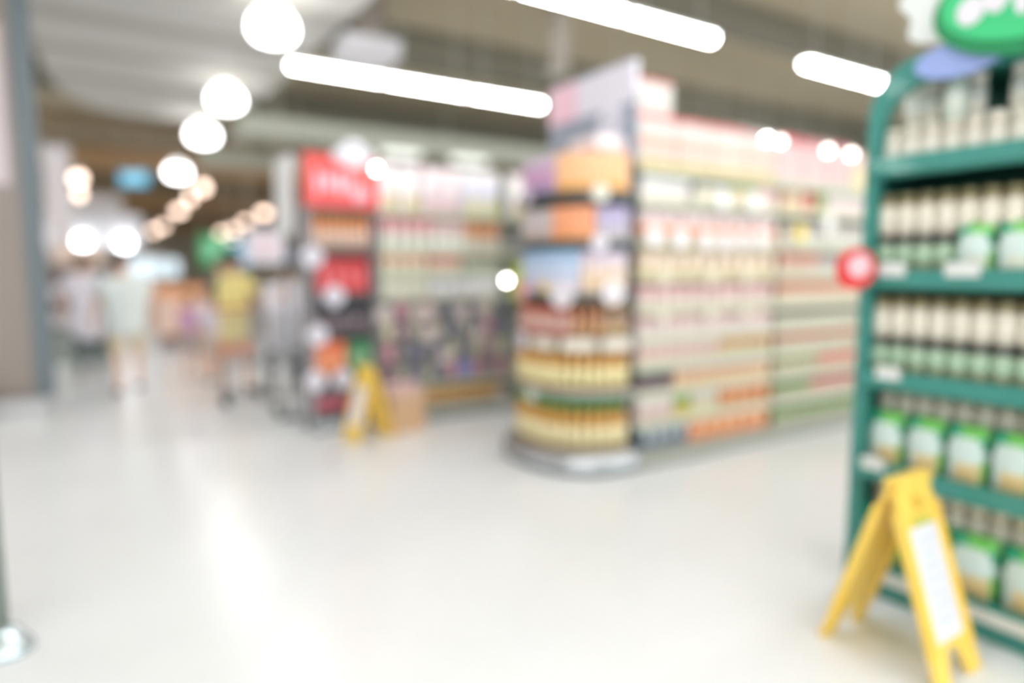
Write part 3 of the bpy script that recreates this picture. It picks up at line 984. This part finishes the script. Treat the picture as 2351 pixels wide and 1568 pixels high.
# cardboard bin with pink top
o = thing('cardboard_bin', 'peach cardboard dump bin with pink packets beside the yellow floor sign', 'bin', (2.28, 5.36, 0), .1)
MB().box(-.16, .16, -.11, .11, 0, .34, mat((214, 176, 140), .7)).build('carton_body', o)
MB().box(-.17, .17, -.12, .12, .31, .36, mat((222, 190, 168), .7)).build('rim', o)
mb = MB()
for i in range(5):
    mb.ball((-.12 + i * .06, (-1) ** i * .03, .38), .05, .07, .05, mat((222, 190, 192), .5))
tag(mb.build('pink_packets', loc=(2.28, 5.36, 0), rz=.1), 'pink packets heaped in the cardboard bin', 'packets')
bpy.data.objects['pink_packets']['kind'] = 'stuff'


# ================================================================== yellow floor signs
def a_frame(loc, rz, label, w=.30, spread=.21, h=.66):
    o = thing('floor_sign', label, 'floor sign', loc, rz)
    my = mat((252, 212, 96), .4)
    for s in (-1, 1):
        # leaning board with two feet and a hand slot, outline in (x, along board)
        Lb = math.hypot(spread, h)
        ang = math.atan2(spread, h)
        t = .016
        ow = w / 2
        tw = w / 2 * .80
        pts = [(-ow, 0), (-ow + .085, 0), (-ow + .10, .06), (-.03, .11), (.03, .11), (ow - .10, .06), (ow - .085, 0), (ow, 0), (tw, Lb - .05), (tw - .04, Lb), (-tw + .04, Lb), (-tw, Lb - .05)]
        mb = MB().extr(pts, 'y', -t / 2, t / 2, my)
        mb.box(-tw * 1.12, -tw * 1.12 + .02, -t, t, .1, Lb - .1, my)
        mb.box(tw * 1.12 - .02, tw * 1.12, -t, t, .1, Lb - .1, my)
        mb.tube((0, -t / 2 - .004, Lb - .09), (0, t / 2 + .004, Lb - .09), .025, mat((226, 180, 60), .5), 10)
        R = Matrix.Translation((0, s * spread, 0)) @ Matrix.Rotation(s * ang, 4, 'X')
        brd = mb.xf(R).build('board', o)
        q = MB().box(-tw * .72, tw * .72, s * (t / 2 + .001) - .001, s * (t / 2 + .001) + .001, .14, Lb - .17, mat((230, 230, 240), .5))
        # faint printed lines on the notice
        for k in range(7):
            zz = .2 + k * .045
            q.box(-tw * .5, tw * (.5 - .12 * (k % 3)), s * (t / 2 + .003) - .0008, s * (t / 2 + .003) + .0008, zz, zz + .014, mat((214, 216, 230), .5))
        q.box(-tw * .5, tw * .5, s * (t / 2 + .003) - .0008, s * (t / 2 + .003) + .0008, Lb - .165, Lb - .14, mat((196, 200, 90), .5))
        q.xf(R).build('notice', brd)
    MB().extr([(-.03, h - .02), (.03, h - .02), (.02, h + .012), (-.02, h + .012)], 'x', -w * .38, w * .38, my).build('hinge', o)
    return o


a_frame((2.45, 1.2, 0), 0, 'yellow folding floor sign with white notice in front of the green rack')
a_frame((1.92, 5.25, 0), PI / 2 + .25, 'small yellow folding floor sign beside the cardboard bin, by the red display', w=.24, spread=.17, h=.6)

# ================================================================== green rack
T1 = mat((62, 142, 132), .45, coat=.2)
T2 = mat((34, 100, 88), .5)  # darker teal: the shade inside the rack is put into the colour
RX, RY0, RY1 = 2.82, .60, 1.62
o = thing('green_rack', 'teal green display rack with arched top, stocked with jars and pouches', 'shelving', (RX, 0, 0))
# arched front frame: outer and inner outlines in (y, z)


def arch(y0, y1, z0, z1, r):
    p = [(y0, z0), (y0, z1 - r)]
    for i in range(1, 8):
        a = PI - PI / 2 * i / 8
        p.append((y0 + r + r * math.cos(a), z1 - r + r * math.sin(a)))
    p.append((y0 + r, z1))
    p.append((y1 - r, z1))
    for i in range(1, 8):
        a = PI / 2 - PI / 2 * i / 8
        p.append((y1 - r + r * math.cos(a), z1 - r + r * math.sin(a)))
    p += [(y1, z1 - r), (y1, z0)]
    return p


outer = arch(RY0, RY1, 0, 2.24, .22)
inner = arch(RY0 + .05, RY1 - .05, 0, 2.14, .18)
n = len(outer)
vs = [(-.02, y, z) for y, z in outer] + [(-.02, y, z) for y, z in inner] + [(.04, y, z) for y, z in outer] + [(.04, y, z) for y, z in inner]
fs = []
for i in range(n - 1):
    fs += [(i, i + 1, n + i + 1, n + i), (2 * n + i, 3 * n + i, 3 * n + i + 1, 2 * n + i + 1), (i, 2 * n + i, 2 * n + i + 1, i + 1), (n + i, n + i + 1, 3 * n + i + 1, 3 * n + i)]
MB().add(vs, fs, T1).build('arched_frame', o)
MB().extr(arch(RY0, RY1, 0, 2.2, .2), 'x', .42, .45, T2).build('back_panel', o)
for q in (RY0 + .005, RY1 - .035):
    MB().box(.04, .42, q, q + .03, 0, 2.0, T2).build('side_panel', o)
for z in (.13, .57, .965, 1.385, 1.84):
    s = MB().box(.0, .42, RY0 + .04, RY1 - .04, z - .025, z, T2).build('shelf', o)
    l = MB().extr([(-.05, z - .05), (-.02, z - .065), (-.02, z + .02), (-.045, z + .015)], 'y', RY0 + .02, RY1 - .02, T1)
    l.ms[0] = T1
    l.build('shelf_lip', s)
MB().box(-.01, .40, RY0 + .02, RY1 - .02, 0, .07, T1).build('kick_board', o)
MB().box(.04, .42, RY0 + .15, RY1 - .15, 2.15, 2.19, T2).build('top_panel', o)
MB().box(-.055, -.05, RY0 + .03, RY1 - .15, .085, .135, mat((214, 216, 210), .4)).build('price_strip', o)
o.children[-1]['label'] = 'white price strip above the kick board'

# rack contents
ly = [1.545 - i * .076 for i in range(12)]
cup = jar(.036, .135, (226, 222, 206), (216, 206, 186), (228, 224, 212), (214, 228, 216), 'coffee_jar', 'jar')
cup2 = jar(.036, .158, (240, 236, 226), (226, 220, 204), (240, 240, 232), (240, 234, 222), 'coffee_jar', 'jar')
R_ = ' of the green rack'
for i, y in enumerate(ly):
    cup.put((RX + .05, y, 1.84), 0, 'cream jar in the lower tier on the top shelf' + R_, 'lower tier jars on the top shelf')
for i, y in enumerate(ly[:-1]):
    yy = y - .038
    cup2.put((RX + .12, yy, 1.84), 0, 'cream jar standing behind on the top shelf' + R_, 'back jars on the top shelf')
    if i != 4:
        cup2.put((RX + .12, yy, 1.996), 0, 'cream jar stacked in the upper tier on the top shelf' + R_, 'upper tier jars on the top shelf')
tall = jar(.038, .2, (224, 230, 216), (206, 216, 200), (222, 230, 218), name='coffee_jar', cat='jar')
tall.put((RX + .05, 1.32, 1.976), 0, 'pale green-white jar standing tallest on the top shelf of the green rack', 'tallest jar')

up = jar(.0365, .17, (118, 112, 78), (200, 186, 156), (240, 234, 218), name='coffee_jar', cat='jar')
lo = jar(.0365, .155, (76, 78, 84), (160, 176, 150), (176, 206, 178), (206, 200, 160), name='coffee_jar', cat='jar')
for i, y in enumerate(ly):
    lo.put((RX + .045, y, 1.385), 0, 'pale green labelled jar under the stacked jars on the fourth shelf' + R_, 'lower jars on the fourth shelf')
    up.put((RX + .045, y, 1.541), 0, 'cream labelled jar with olive lid stacked on the fourth shelf' + R_, 'upper jars on the fourth shelf')
lo2, up2 = Proto(lo.make), Proto(up.make)
for i, y in enumerate(ly):
    lo2.put((RX + .045, y, .965), 0, 'pale green labelled jar under the stacked jars on the third shelf' + R_, 'lower jars on the third shelf')
    up2.put((RX + .045, y, 1.121), 0, 'cream labelled jar with olive lid stacked on the third shelf' + R_, 'upper jars on the third shelf')
up3 = jar(.036, .17, (222, 214, 186), (200, 190, 160), (238, 234, 218), name='coffee_jar', cat='jar')
up4 = Proto(up3.make)
for i, y in enumerate(ly):
    up3.put((RX + .13, y, .57), 0, 'cream jar in the lower tier behind pouches on the second shelf' + R_, 'lower jars on the second shelf')
    up3.put((RX + .13, y, .741), 0, 'cream jar showing above the pouches on the second shelf' + R_, 'upper jars on the second shelf')
    up4.put((RX + .13, y, .13), 0, 'cream jar in the lower tier behind pouches on the bottom shelf' + R_, 'lower jars on the bottom shelf')
    up4.put((RX + .13, y, .301), 0, 'cream jar showing above the pouches on the bottom shelf' + R_, 'upper jars on the bottom shelf')
G1c, G2c, WV, TN = (44, 166, 124), (120, 206, 100), (214, 232, 228), (230, 206, 150)
pc = pouch(.145, .235, .07, G1c, WV, TN, G2c, 'refill_pouch', 'pouch')
for i in range(6):
    pc.put((RX + .01, 1.50 - i * .155, .57), -PI / 2, 'green refill pouch with white oval on the second shelf' + R_, 'green pouches on the second shelf')
pc2 = pouch(.17, .25, .08, G1c, WV, TN, G2c, 'refill_pouch', 'pouch')
for i in range(5):
    pc2.put((RX + .01, 1.50 - i * .18, .13), -PI / 2, 'green refill pouch with white oval on the bottom shelf' + R_, 'green pouches on the bottom shelf')
pc3 = pouch(.12, .19, .06, G1c, WV, (222, 226, 210), G2c, 'refill_pouch', 'pouch')
for i in range(4):
    pc3.put((RX - .005 - .012, 1.20 - i * .135, 1.385 + .001), -PI / 2, 'green refill pouch in front of the jars on the fourth shelf' + R_, 'green pouches on the fourth shelf')
for (y, z, dsc, w) in [(1.47, 1.40, 'on the fourth shelf lip below the jars', .11), (1.21, 1.40, 'on the fourth shelf lip under the pouches', .12), (1.46, .975, 'on the third shelf lip', .1), (1.50, .585, 'on the second shelf lip', .1)]:
    c_ = MB().extr([(-w / 2, -.025), (w / 2, -.025), (w / 2, .02), (w / 2 - .02, .03), (-w / 2 + .02, .03), (-w / 2, .02)], 'x', -.004, 0, mat((226, 230, 228), .5)).build('price_card', loc=(RX - .051, y, z))
    tag(c_, 'white price card %s of the green rack' % dsc, 'price card')
ro = round_tag((RX - .09, 1.60, 1.405), -PI / 2, 'red round price disc with white centre hanging off the green rack post', .088, (236, 66, 66), (244, 214, 224), .04, inner=.56)
for c in ro.children:
    if c.name.startswith('print'):
        c.location = (.018, 0, .012)

# topper sign on the rack
o = thing('rack_topper', 'green oval topper sign on a white and blue cloud-shaped board above the green rack', 'sign', (RX - .045, 1.1, 2.235))
mb = MB()
P = []
K = 64
for i in range(K):
    a = 2 * PI * i / K
    rr = 1 + .06 * math.sin(9 * a)
    P.append((-.05 + .44 * rr * math.cos(a), .175 + .225 * rr * math.sin(a)))
mb.extr(P, 'x', 0, .02, mat((226, 232, 230), .4))
mb.build('cloud_board', o)
MB().extr([(.18 + .15 * math.cos(2 * PI * i / 32), -.055 + .065 * math.sin(2 * PI * i / 32)) for i in range(32)], 'x', -.006, .014, mat((150, 170, 226), .4)).build('blue_band', o)


def rot_oval(cy, cz, ry, rz, a, k=40):
    return [(cy + ry * math.cos(t) * math.cos(a) - rz * math.sin(t) * math.sin(a), cz + ry * math.cos(t) * math.sin(a) + rz * math.sin(t) * math.cos(a)) for t in [2 * PI * i / k for i in range(k)]]


MB().tube((.01, .2, -.1), (.03, .2, .2), .01, T1).tube((.01, -.25, -.1), (.03, -.25, .2), .01, T1).build('bracket', o)
MB().extr(rot_oval(-.11, .10, .37, .20, .0), 'x', -.03, -.014, mat((20, 140, 84), .4)).build('oval_edge', o)
MB().extr(rot_oval(-.11, .115, .34, .165, .0), 'x', -.036, -.03, mat((60, 200, 130), .4)).build('oval', o)
mb = MB()
for (y, z, w, h_) in [(.13, .09, .045, .05), (.05, .12, .04, .06), (-.03, .13, .03, .1), (-.11, .13, .035, .065), (-.19, .13, .03, .1), (-.27, .12, .035, .06)]:
    mb.extr(rot_oval(y, z, w, h_, 0, 16), 'x', -.042, -.036, mat((232, 228, 236), .4))
mb.build('white_letters', o)

# ================================================================== near gate post at the left edge
o = thing('gate_post', 'grey-green gate post with a chrome foot at the left edge of the picture', 'post', (-.345, 2.98, 0), YAW - PI / 2)
MB().box(-.22, .02, -.03, .03, .05, .95, mat((128, 138, 130), .4)).build('panel', o)
MB().tube((.0, 0, .05), (.0, 0, 1.0), .022, mat((104, 116, 110), .35), 12).build('upright', o)
MB().lathe([(0, 0), (.085, 0), (.085, .02), (.06, .05), (.035, .09), (0, .1)], mat((210, 224, 230), .2, .7), 20, (.03, 0, 0)).build('chrome_foot', o)


# ================================================================== people
def skin_mesh(joints, edges, root, name, material, parent=None, sub=2):
    me = bpy.data.meshes.new(name)
    me.from_pydata([j[0] for j in joints], edges, [])
    ob = bpy.data.objects.new(name, me)
    COL.objects.link(ob)
    ob.modifiers.new('skin', 'SKIN').use_smooth_shade = True
    for i, j in enumerate(joints):
        r = j[1]
        me.skin_vertices[0].data[i].radius = (r, r) if not isinstance(r, tuple) else r
        me.skin_vertices[0].data[i].use_root = (i == root)
    sb = ob.modifiers.new('sub', 'SUBSURF')
    sb.levels = sub
    sb.render_levels = sub
    bpy.context.view_layer.update()
    dg = bpy.context.evaluated_depsgraph_get()
    nm = bpy.data.meshes.new_from_object(ob.evaluated_get(dg))
    bpy.data.objects.remove(ob)
    nm.materials.clear()
    nm.materials.append(material)
    for p in nm.polygons:
        p.use_smooth = True
    return nm


def person(loc, rz, H, label, shirt, lower, shorts=False, skin=(222, 178, 150), hair=(60, 50, 46), arms=((.1, .1), (.1, .1)), lean=0.0, long_hair=False, stride=.12, hem=.93, wide=1.0):
    """faces local +y; arms = ((forward swing L, elbow bend L), (R...)) in radians"""
    s = H / 1.72
    o = thing('person', label, 'person', loc, rz)

    def P(x, y, z):
        # lean the upper body forward from the hips
        if z > .95 and lean:
            zz = z - .95
            y, z = y + zz * math.sin(lean), .95 + zz * math.cos(lean)
        return (x * s * wide, y * s, z * s)
    J, E = [], []

    def j(p, r):
        J.append((P(*p), (r[0] * s, r[1] * s) if isinstance(r, tuple) else r * s))
        return len(J) - 1

    def e(a, b):
        E.append((a, b))
    pel = j((0, 0, .95), (.15, .105))
    wst = j((0, 0, 1.1), (.135, .095))
    chs = j((0, .01, 1.28), (.16, .11))
    nkb = j((0, 0, 1.42), (.075, .07))
    nck = j((0, .005, 1.49), .052)
    jaw = j((0, .02, 1.56), (.062, .075))
    hd = j((0, .012, 1.635), (.076, .092))
    tp = j((0, .0, 1.70), (.05, .06))
    for a, b in ((pel, wst), (wst, chs), (chs, nkb), (nkb, nck), (nck, jaw), (jaw, hd), (hd, tp)):
        e(a, b)
    AJ, LJ = [], []
    for sd, (sw, bend) in zip((-1, 1), arms):
        sh = j((sd * .17, 0, 1.385), .052)
        ex, ey, ez = sd * .205, .27 * math.sin(sw), 1.385 - .28 * math.cos(sw)
        el = j((ex, ey, ez), .04)
        a2 = sw + bend
        wx, wy, wz = ex + sd * .005, ey + .25 * math.sin(a2), ez - .25 * math.cos(a2)
        wr = j((wx, wy, wz), .027)
        pm = j((wx, wy + .07 * math.sin(a2), wz - .07 * math.cos(a2)), (.03, .016))
        e(chs, sh), e(sh, el), e(el, wr), e(wr, pm)
        for k, ln in enumerate((.07, .08, .075, .06)):
            off = (k - 1.5) * .017
            b1 = j((wx - sd * .01, wy + .07 * math.sin(a2) + .045 * math.sin(a2 + .15) + off * math.cos(a2), wz - .07 * math.cos(a2) - .045 * math.cos(a2 + .15) + off * math.sin(a2)), .009)
            b2 = j((wx - sd * .02, wy + .07 * math.sin(a2) + (.045 + ln * .6) * math.sin(a2 + .35) + off * math.cos(a2), wz - .07 * math.cos(a2) - (.045 + ln * .6) * math.cos(a2 + .35) + off * math.sin(a2)), .0075)
            e(pm, b1), e(b1, b2)
        th = j((wx - sd * .03, wy + .05 * math.sin(a2) + .03, wz - .06 * math.cos(a2)), .0095)
        e(wr, th)
        AJ.append(((sd * .17, 0, 1.385), (ex, ey, ez), (wx, wy, wz)))
    for sd in (-1, 1):
        f = sd * stride
        hp = j((sd * .09, 0, .88), .085)
        kn = j((sd * .095, f * .5 + .015, .49), .055)
        an = j((sd * .095, f - .02, .09), .036)
        toe = j((sd * .105, f + .13, .035), (.04, .028))
        e(pel, hp), e(hp, kn), e(kn, an), e(an, toe)
        LJ.append(((sd * .09, 0, .88), (sd * .095, f * .5 + .015, .49), (sd * .095, f - .02, .09), (sd * .105, f + .13, .035)))
    m_sk = mat(skin, .5)
    nm = skin_mesh(J, E, 0, 'body', m_sk)
    mb = MB()
    mb.add([v.co for v in nm.vertices], [tuple(p.vertices) for p in nm.polygons], m_sk, True)
    bpy.data.meshes.remove(nm)
    # face
    hc = P(0, .012, 1.62)
    mb.ball((hc[0], hc[1] + .093 * s, hc[2] - .012 * s), .012 * s, .018 * s, .02 * s, m_sk)
    for sd in (-1, 1):
        mb.ball((hc[0] + sd * .03 * s, hc[1] + .078 * s, hc[2] + .012 * s), .012 * s, .01 * s, .007 * s, mat((60, 44, 40), .3))
        mb.ball((hc[0] + sd * .078 * s, hc[1] - .005 * s, hc[2] - .005 * s), .012 * s, .02 * s, .03 * s, m_sk)
    mb.ball((hc[0], hc[1] + .08 * s, hc[2] - .05 * s), .024 * s, .01 * s, .006 * s, mat((190, 110, 105), .5))
    mb.build('body', o)
    # hair cap
    mb = MB()
    mb.ball((hc[0], hc[1] - .016 * s, hc[2] + .028 * s), .093 * s, .104 * s, .093 * s, mat(hair, .6))
    if long_hair:
        mb.ball((hc[0], hc[1] - .06 * s, hc[2] - .09 * s), .085 * s, .055 * s, .17 * s, mat(hair, .6))
    # trim the face side
    mb.v = [(x, min(y, hc[1] + .055 * s + max(0, z - hc[2] - .045 * s) * .5), z) for x, y, z in mb.v]
    mb.build('hair', o)
    # shirt
    bk = wide ** .8
    q = [((0, 0, .93), (.18 * bk, .135 * bk)), ((0, 0, 1.1), (.17 * bk, .125 * bk)), ((0, .01, 1.27), (.19 * bk, .135 * bk)), ((0, 0, 1.41), (.10, .085))]
    if hem < .9:
        q[0] = ((0, 0, hem), (.195 * bk, .15 * bk))
        q[1] = ((0, 0, (hem + 1.27) / 2), (.185 * bk, .14 * bk))
    JJ = [(P(*a), (r[0] * s, r[1] * s)) for a, r in q]
    EE = [(0, 1), (1, 2), (2, 3)]
    for (a, b_, c) in AJ:
        mid = tuple(a[i] + .75 * (b_[i] - a[i]) for i in range(3))
        k0 = len(JJ)
        JJ += [(P(*a), .072 * s), (P(*mid), .062 * s)]
        EE += [(2, k0), (k0, k0 + 1)]
    nm = skin_mesh(JJ, EE, 1, 'shirt', mat(shirt, .8))
    ob = bpy.data.objects.new('shirt', nm)
    COL.objects.link(ob)
    ob.parent = o
    # lower garment
    JJ = [(P(0, 0, .93), (.165 * s, .12 * s))] if hem > .9 else [(P(0, 0, .86), (.12 * s, .09 * s))]
    EE = []
    for (h_, k_, a_, t_) in LJ:
        k0 = len(JJ)
        JJ.append((P(*h_), (.105 if hem > .9 else .088) * s))
        if shorts:
            kk = tuple(h_[i] + (1.05 if hem < .9 else .95) * (k_[i] - h_[i]) for i in range(3))
            JJ.append((P(*kk), .088 * s))
            EE += [(0, k0), (k0, k0 + 1)]
        else:
            JJ += [(P(*k_), .074 * s), (P(*a_), .056 * s)]
            EE += [(0, k0), (k0, k0 + 1), (k0 + 1, k0 + 2)]
    nm = skin_mesh(JJ, EE, 0, 'shorts' if shorts else 'trousers', mat(lower, .8))
    ob = bpy.data.objects.new('shorts' if shorts else 'trousers', nm)
    COL.objects.link(ob)
    ob.parent = o
    # shoes
    for (h_, k_, a_, t_) in LJ:
        mb = MB()
        c = P(t_[0], (a_[1] + t_[1]) / 2 - .01, .04)
        mb.ball(c, .05 * s, .13 * s, .04 * s, mat((110, 104, 100), .6))
        mb.v = [(x, y, max(z, .004)) for x, y, z in mb.v]
        mb.build('shoe', o)
    return o


person((.36, 8.75, 0), .25, 1.60, 'person seen from behind in a loose grey-green shirt and khaki shorts', (216, 222, 220), (222, 204, 172), True, arms=((.1, .3), (.05, .2)), wide=1.45, hem=.70)
person((-.02, 10.2, 0), .1, 1.62, 'person in a white shirt and dark trousers beside the dark column', (236, 232, 242), (96, 108, 110), arms=((.2, .4), (.1, .3)), hem=.5, wide=1.2)
person((1.38, 7.95, 0), -.9, 1.60, 'person in a long pale yellow top and orange shorts, arm reaching forward', (246, 228, 150), (250, 140, 84), True, arms=((.2, .2), (.7, .7)), lean=.05, stride=.08, hem=.60, wide=1.1)
person((1.84, 7.66, 0), -.6, 1.5, 'person in a white top and dark trousers pushing a trolley beside the red display', (236, 232, 242), (76, 84, 88), arms=((.7, .5), (.8, .4)), lean=.26, hem=.55, wide=1.3)
person((1.62, 10.2, 0), .5, 1.60, 'person in dark grey-green clothes standing far back beside the yellow-clad person', (92, 108, 104), (110, 114, 112), arms=((.1, .1), (.1, .1)))
person((1.10, 9.3, 0), -.3, 1.10, 'child in a purple-pink top standing behind the grey-shirted person', (204, 160, 196), (180, 170, 168), True)
person((1.27, 9.0, 0), .4, 1.15, 'child in a pale lilac top standing right of the purple-clad child', (216, 208, 222), (206, 186, 172), True)
person((2.75, 9.6, 0), .2, 1.65, 'person in a white and yellow top partly hidden behind the promotional bay', (228, 222, 214), (120, 110, 112))


def stick(mb, a, b_, r, m_):
    mb.tube(a, b_, r, m_, 6)


# shopping trolley
m_wire = mat((176, 178, 180), .3, .7)
o = thing('shopping_cart', 'wire shopping trolley in front of the white-topped person beside the promotional bay', 'shopping cart', (1.52, 7.05, 0), .5)
mb = MB()
for k in range(9):
    t_ = k / 8
    mb.tube((-.22 + .44 * t_, -.35, .5), (-.26 + .52 * t_, -.4, .92), .004, m_wire, 5)
    mb.tube((-.22 + .44 * t_, .3, .45), (-.26 + .52 * t_, .35, .92), .004, m_wire, 5)
    mb.tube((-.22, -.35 + .65 * t_, .48), (-.26, -.4 + .75 * t_, .92), .004, m_wire, 5)
    mb.tube((.22, -.35 + .65 * t_, .48), (.26, -.4 + .75 * t_, .92), .004, m_wire, 5)
    mb.tube((-.22 + .44 * t_, -.35, .5), (-.22 + .44 * t_, .3, .45), .004, m_wire, 5)
for z, k in ((.92, 1.0), (.7, .93)):
    a = [(-.26 * k, -.4 * k, z), (.26 * k, -.4 * k, z), (.26 * k, .35 * k, z), (-.26 * k, .35 * k, z)]
    for i in range(4):
        mb.tube(a[i], a[(i + 1) % 4], .007, m_wire, 6)
mb.build('basket', o)
mb = MB()
for sx in (-1, 1):
    mb.tube((sx * .22, -.4, .1), (sx * .24, .42, .14), .013, m_wire)
    mb.tube((sx * .24, .42, .14), (sx * .22, .3, .46), .013, m_wire)
    mb.tube((sx * .24, .38, .14), (sx * .26, .5, 1.0), .013, m_wire)
    mb.tube((sx * .22, -.3, .12), (sx * .22, -.3, .5), .010, m_wire)
mb.build('frame', o)
MB().tube((-.27, .5, 1.0), (.27, .5, 1.0), .018, mat((190, 80, 70), .5)).build('handle', o)
for sx in (-1, 1):
    for yy in (-.36, .38):
        MB().tube((sx * .22 - .012, yy, .06), (sx * .22 + .012, yy, .06), .06, mat((90, 92, 94), .6), 14).build('wheel', o)

# ================================================================== far left background
# white pillar
t = thing('white_pillar', 'slim white pillar rising right behind the dark column', 'pillar', (-.28, 13.5, 0))
MB().box(-.2, .16, -.15, .15, 0, 3.35, mat((230, 222, 224), .6)).build('shaft', t)
MB().box(-.23, .19, -.18, .18, 3.35, 3.42, mat((214, 210, 212), .6)).build('cap', t)
MB().box(-.12, .55, -.2, -.17, 1.35, 1.78, mat((240, 214, 194), .5)).build('peach_notice', t)

# food kiosk with a bright white canopy
m_kw = mat((232, 232, 238), .4)
t = thing('food_kiosk', 'far food counter with a glowing white canopy and pale menu boards', 'kiosk', (-1.6, 22, 0))
MB().prism([(0, 0), (2.9, 0), (3.1, .4), (3.1, 2.0), (0, 2.0)], 2.05, 2.95, m_kw).build('canopy', t)
MB().box(.9, 2.6, .3, 1.6, 3.0, 3.5, mat((208, 204, 204), .5)).build('roof_box', t)
MB().box(.1, 3.6, .3, 1.2, 0, 1.05, mat((206, 180, 162), .6)).build('counter', t)
MB().box(.0, 3.7, .25, 1.25, 1.05, 1.1, mat((228, 218, 208), .5)).build('counter_top', t)
MB().box(0, .15, 1.8, 1.95, 0, 2.05, m_house).build('post', t)
MB().box(2.9, 3.05, 1.8, 1.95, 0, 2.05, m_house).build('post', t)
MB().box(.1, 3.7, 1.85, 1.95, 1.0, 2.05, mat((190, 180, 172), .6)).build('back_wall', t)
for i, (x, w) in enumerate([(2.55, 1.0), (3.62, .35)]):
    MB().box(x, x + w, .1, .14, 1.2, 1.72, mat((214, 232, 242), .4, emit=.35)).build('menu_board', t)
m_kl = mat((250, 252, 255), emit=6)
for x, dsc in [(-1.1, 'leftmost, half behind the dark column'), (-.02, 'middle, left above the white-shirted person'), (.98, 'right, above the grey-shirted person')]:
    q = thing('canopy_lamp', 'bright round white lamp on the kiosk canopy front, ' + dsc, 'lamp', (x, 21.9, 2.16 + (0 if x > 0 else .02)), 0)
    MB().ball((0, 0, 0), .17, .1, .17, m_kl).build('globe', q)
    MB().tube((0, 0, 0), (0, .12, 0), .05, m_house).build('bracket', q)
# produce stand behind the column
t = thing('produce_stand', 'dark tiered stand with pale round baskets right of the dark column base', 'display stand', (-.25, 12.0, 0))
MB().box(-.35, .55, 0, .5, 0, .5, mat((150, 158, 152), .6)).build('base', t)
MB().box(-.35, .55, .25, .5, .5, 1.5, mat((124, 110, 104), .6)).build('back_board', t)
for z in (.95, .55):
    MB().lathe([(0, 0), (.16, 0), (.22, .16), (.2, .2), (0, .2)], mat((222, 218, 224), .5), 16, (-.06, .12, z)).build('basket', t)
MB().box(-.35, .1, .05, .3, .2, .5, mat((196, 150, 120), .6)).build('crate', t)
MB().box(.1, .55, .0, .3, .2, .45, mat((206, 200, 160), .6)).build('crate', t)
# peach promotion stand
t = thing('peach_stand', 'peach and orange promotion stand far behind the lilac-clad child', 'display stand', (1.05, 13.3, 0))
MB().box(0, 1.0, 0, .5, .25, .95, mat((246, 208, 186), .6)).build('front_panel', t)
MB().box(-.05, 1.05, -.05, .55, .95, 1.12, mat((238, 168, 120), .6)).build('top_tray', t)
MB().box(.05, .95, .05, .45, 0, .25, mat((150, 130, 124), .6)).build('foot', t)
mb = MB()
for i in range(4):
    mb.box(.06 + i * .24, .26 + i * .24, -.01, 0, .35 + (i % 2) * .1, .8, mat([(240, 214, 200), (232, 170, 130), (240, 206, 190), (228, 160, 110)][i], .5))
mb.build('poster', t)

# hanging signs
def hang_sign(name, loc, w, h_, c, label, d=.05, c2=None, rz=YAW - PI / 2, top=5.2, em=0):
    o = thing(name, label, 'hanging sign', loc, rz)
    MB().box(-w / 2, w / 2, -d / 2, d / 2, -h_ / 2, h_ / 2, mat(c, .5, emit=em)).build('board', o)
    if c2:
        MB().box(-w * .3, w * .3, -d / 2 - .005, -d / 2, -h_ * .25, h_ * .3, mat(c2, .5, emit=em)).build('print', o)
    for s_ in (-1, 1):
        MB().tube((s_ * w * .4, 0, h_ / 2), (s_ * w * .4, 0, top - loc[2]), .008, mat((170, 160, 145), .5), 6).build('rod', o)
    return o


hang_sign('hanging_sign', (.84, 14.0, 3.04), .5, .25, (90, 176, 210), 'small light blue sign hanging on two rods from the ceiling', c2=(160, 214, 236), em=.4)
hang_sign('hanging_sign', (2.02, 13.4, 1.76), .52, .56, (60, 176, 110), 'green hanging sign beside the light blue one, above the yellow-clad person', c2=(150, 220, 176))
hang_sign('hanging_sign', (2.46, 13.35, 1.69), .34, .5, (100, 184, 220), 'light blue hanging sign between the green sign and the white boards', c2=(180, 212, 236))
hang_sign('hanging_sign', (2.15, 9.75, 1.72), .55, .46, (226, 222, 232), 'white-lilac hanging board left of the tall white banner', c2=(232, 212, 218))
hang_sign('hanging_sign', (2.75, 10.9, 1.62), .45, .3, (128, 132, 146), 'slate grey hanging board behind the white-lilac one')

# back shelving row and counters behind the people
t = thing('back_counter', 'long grey counter far behind the people', 'counter', (2.6, 15, 0))
MB().box(0, 6, 0, .8, 0, 1.0, mat((150, 140, 134), .6)).build('body', t)
MB().box(-.05, 6.05, -.05, .85, 1.0, 1.05, mat((200, 190, 180), .5)).build('top', t)
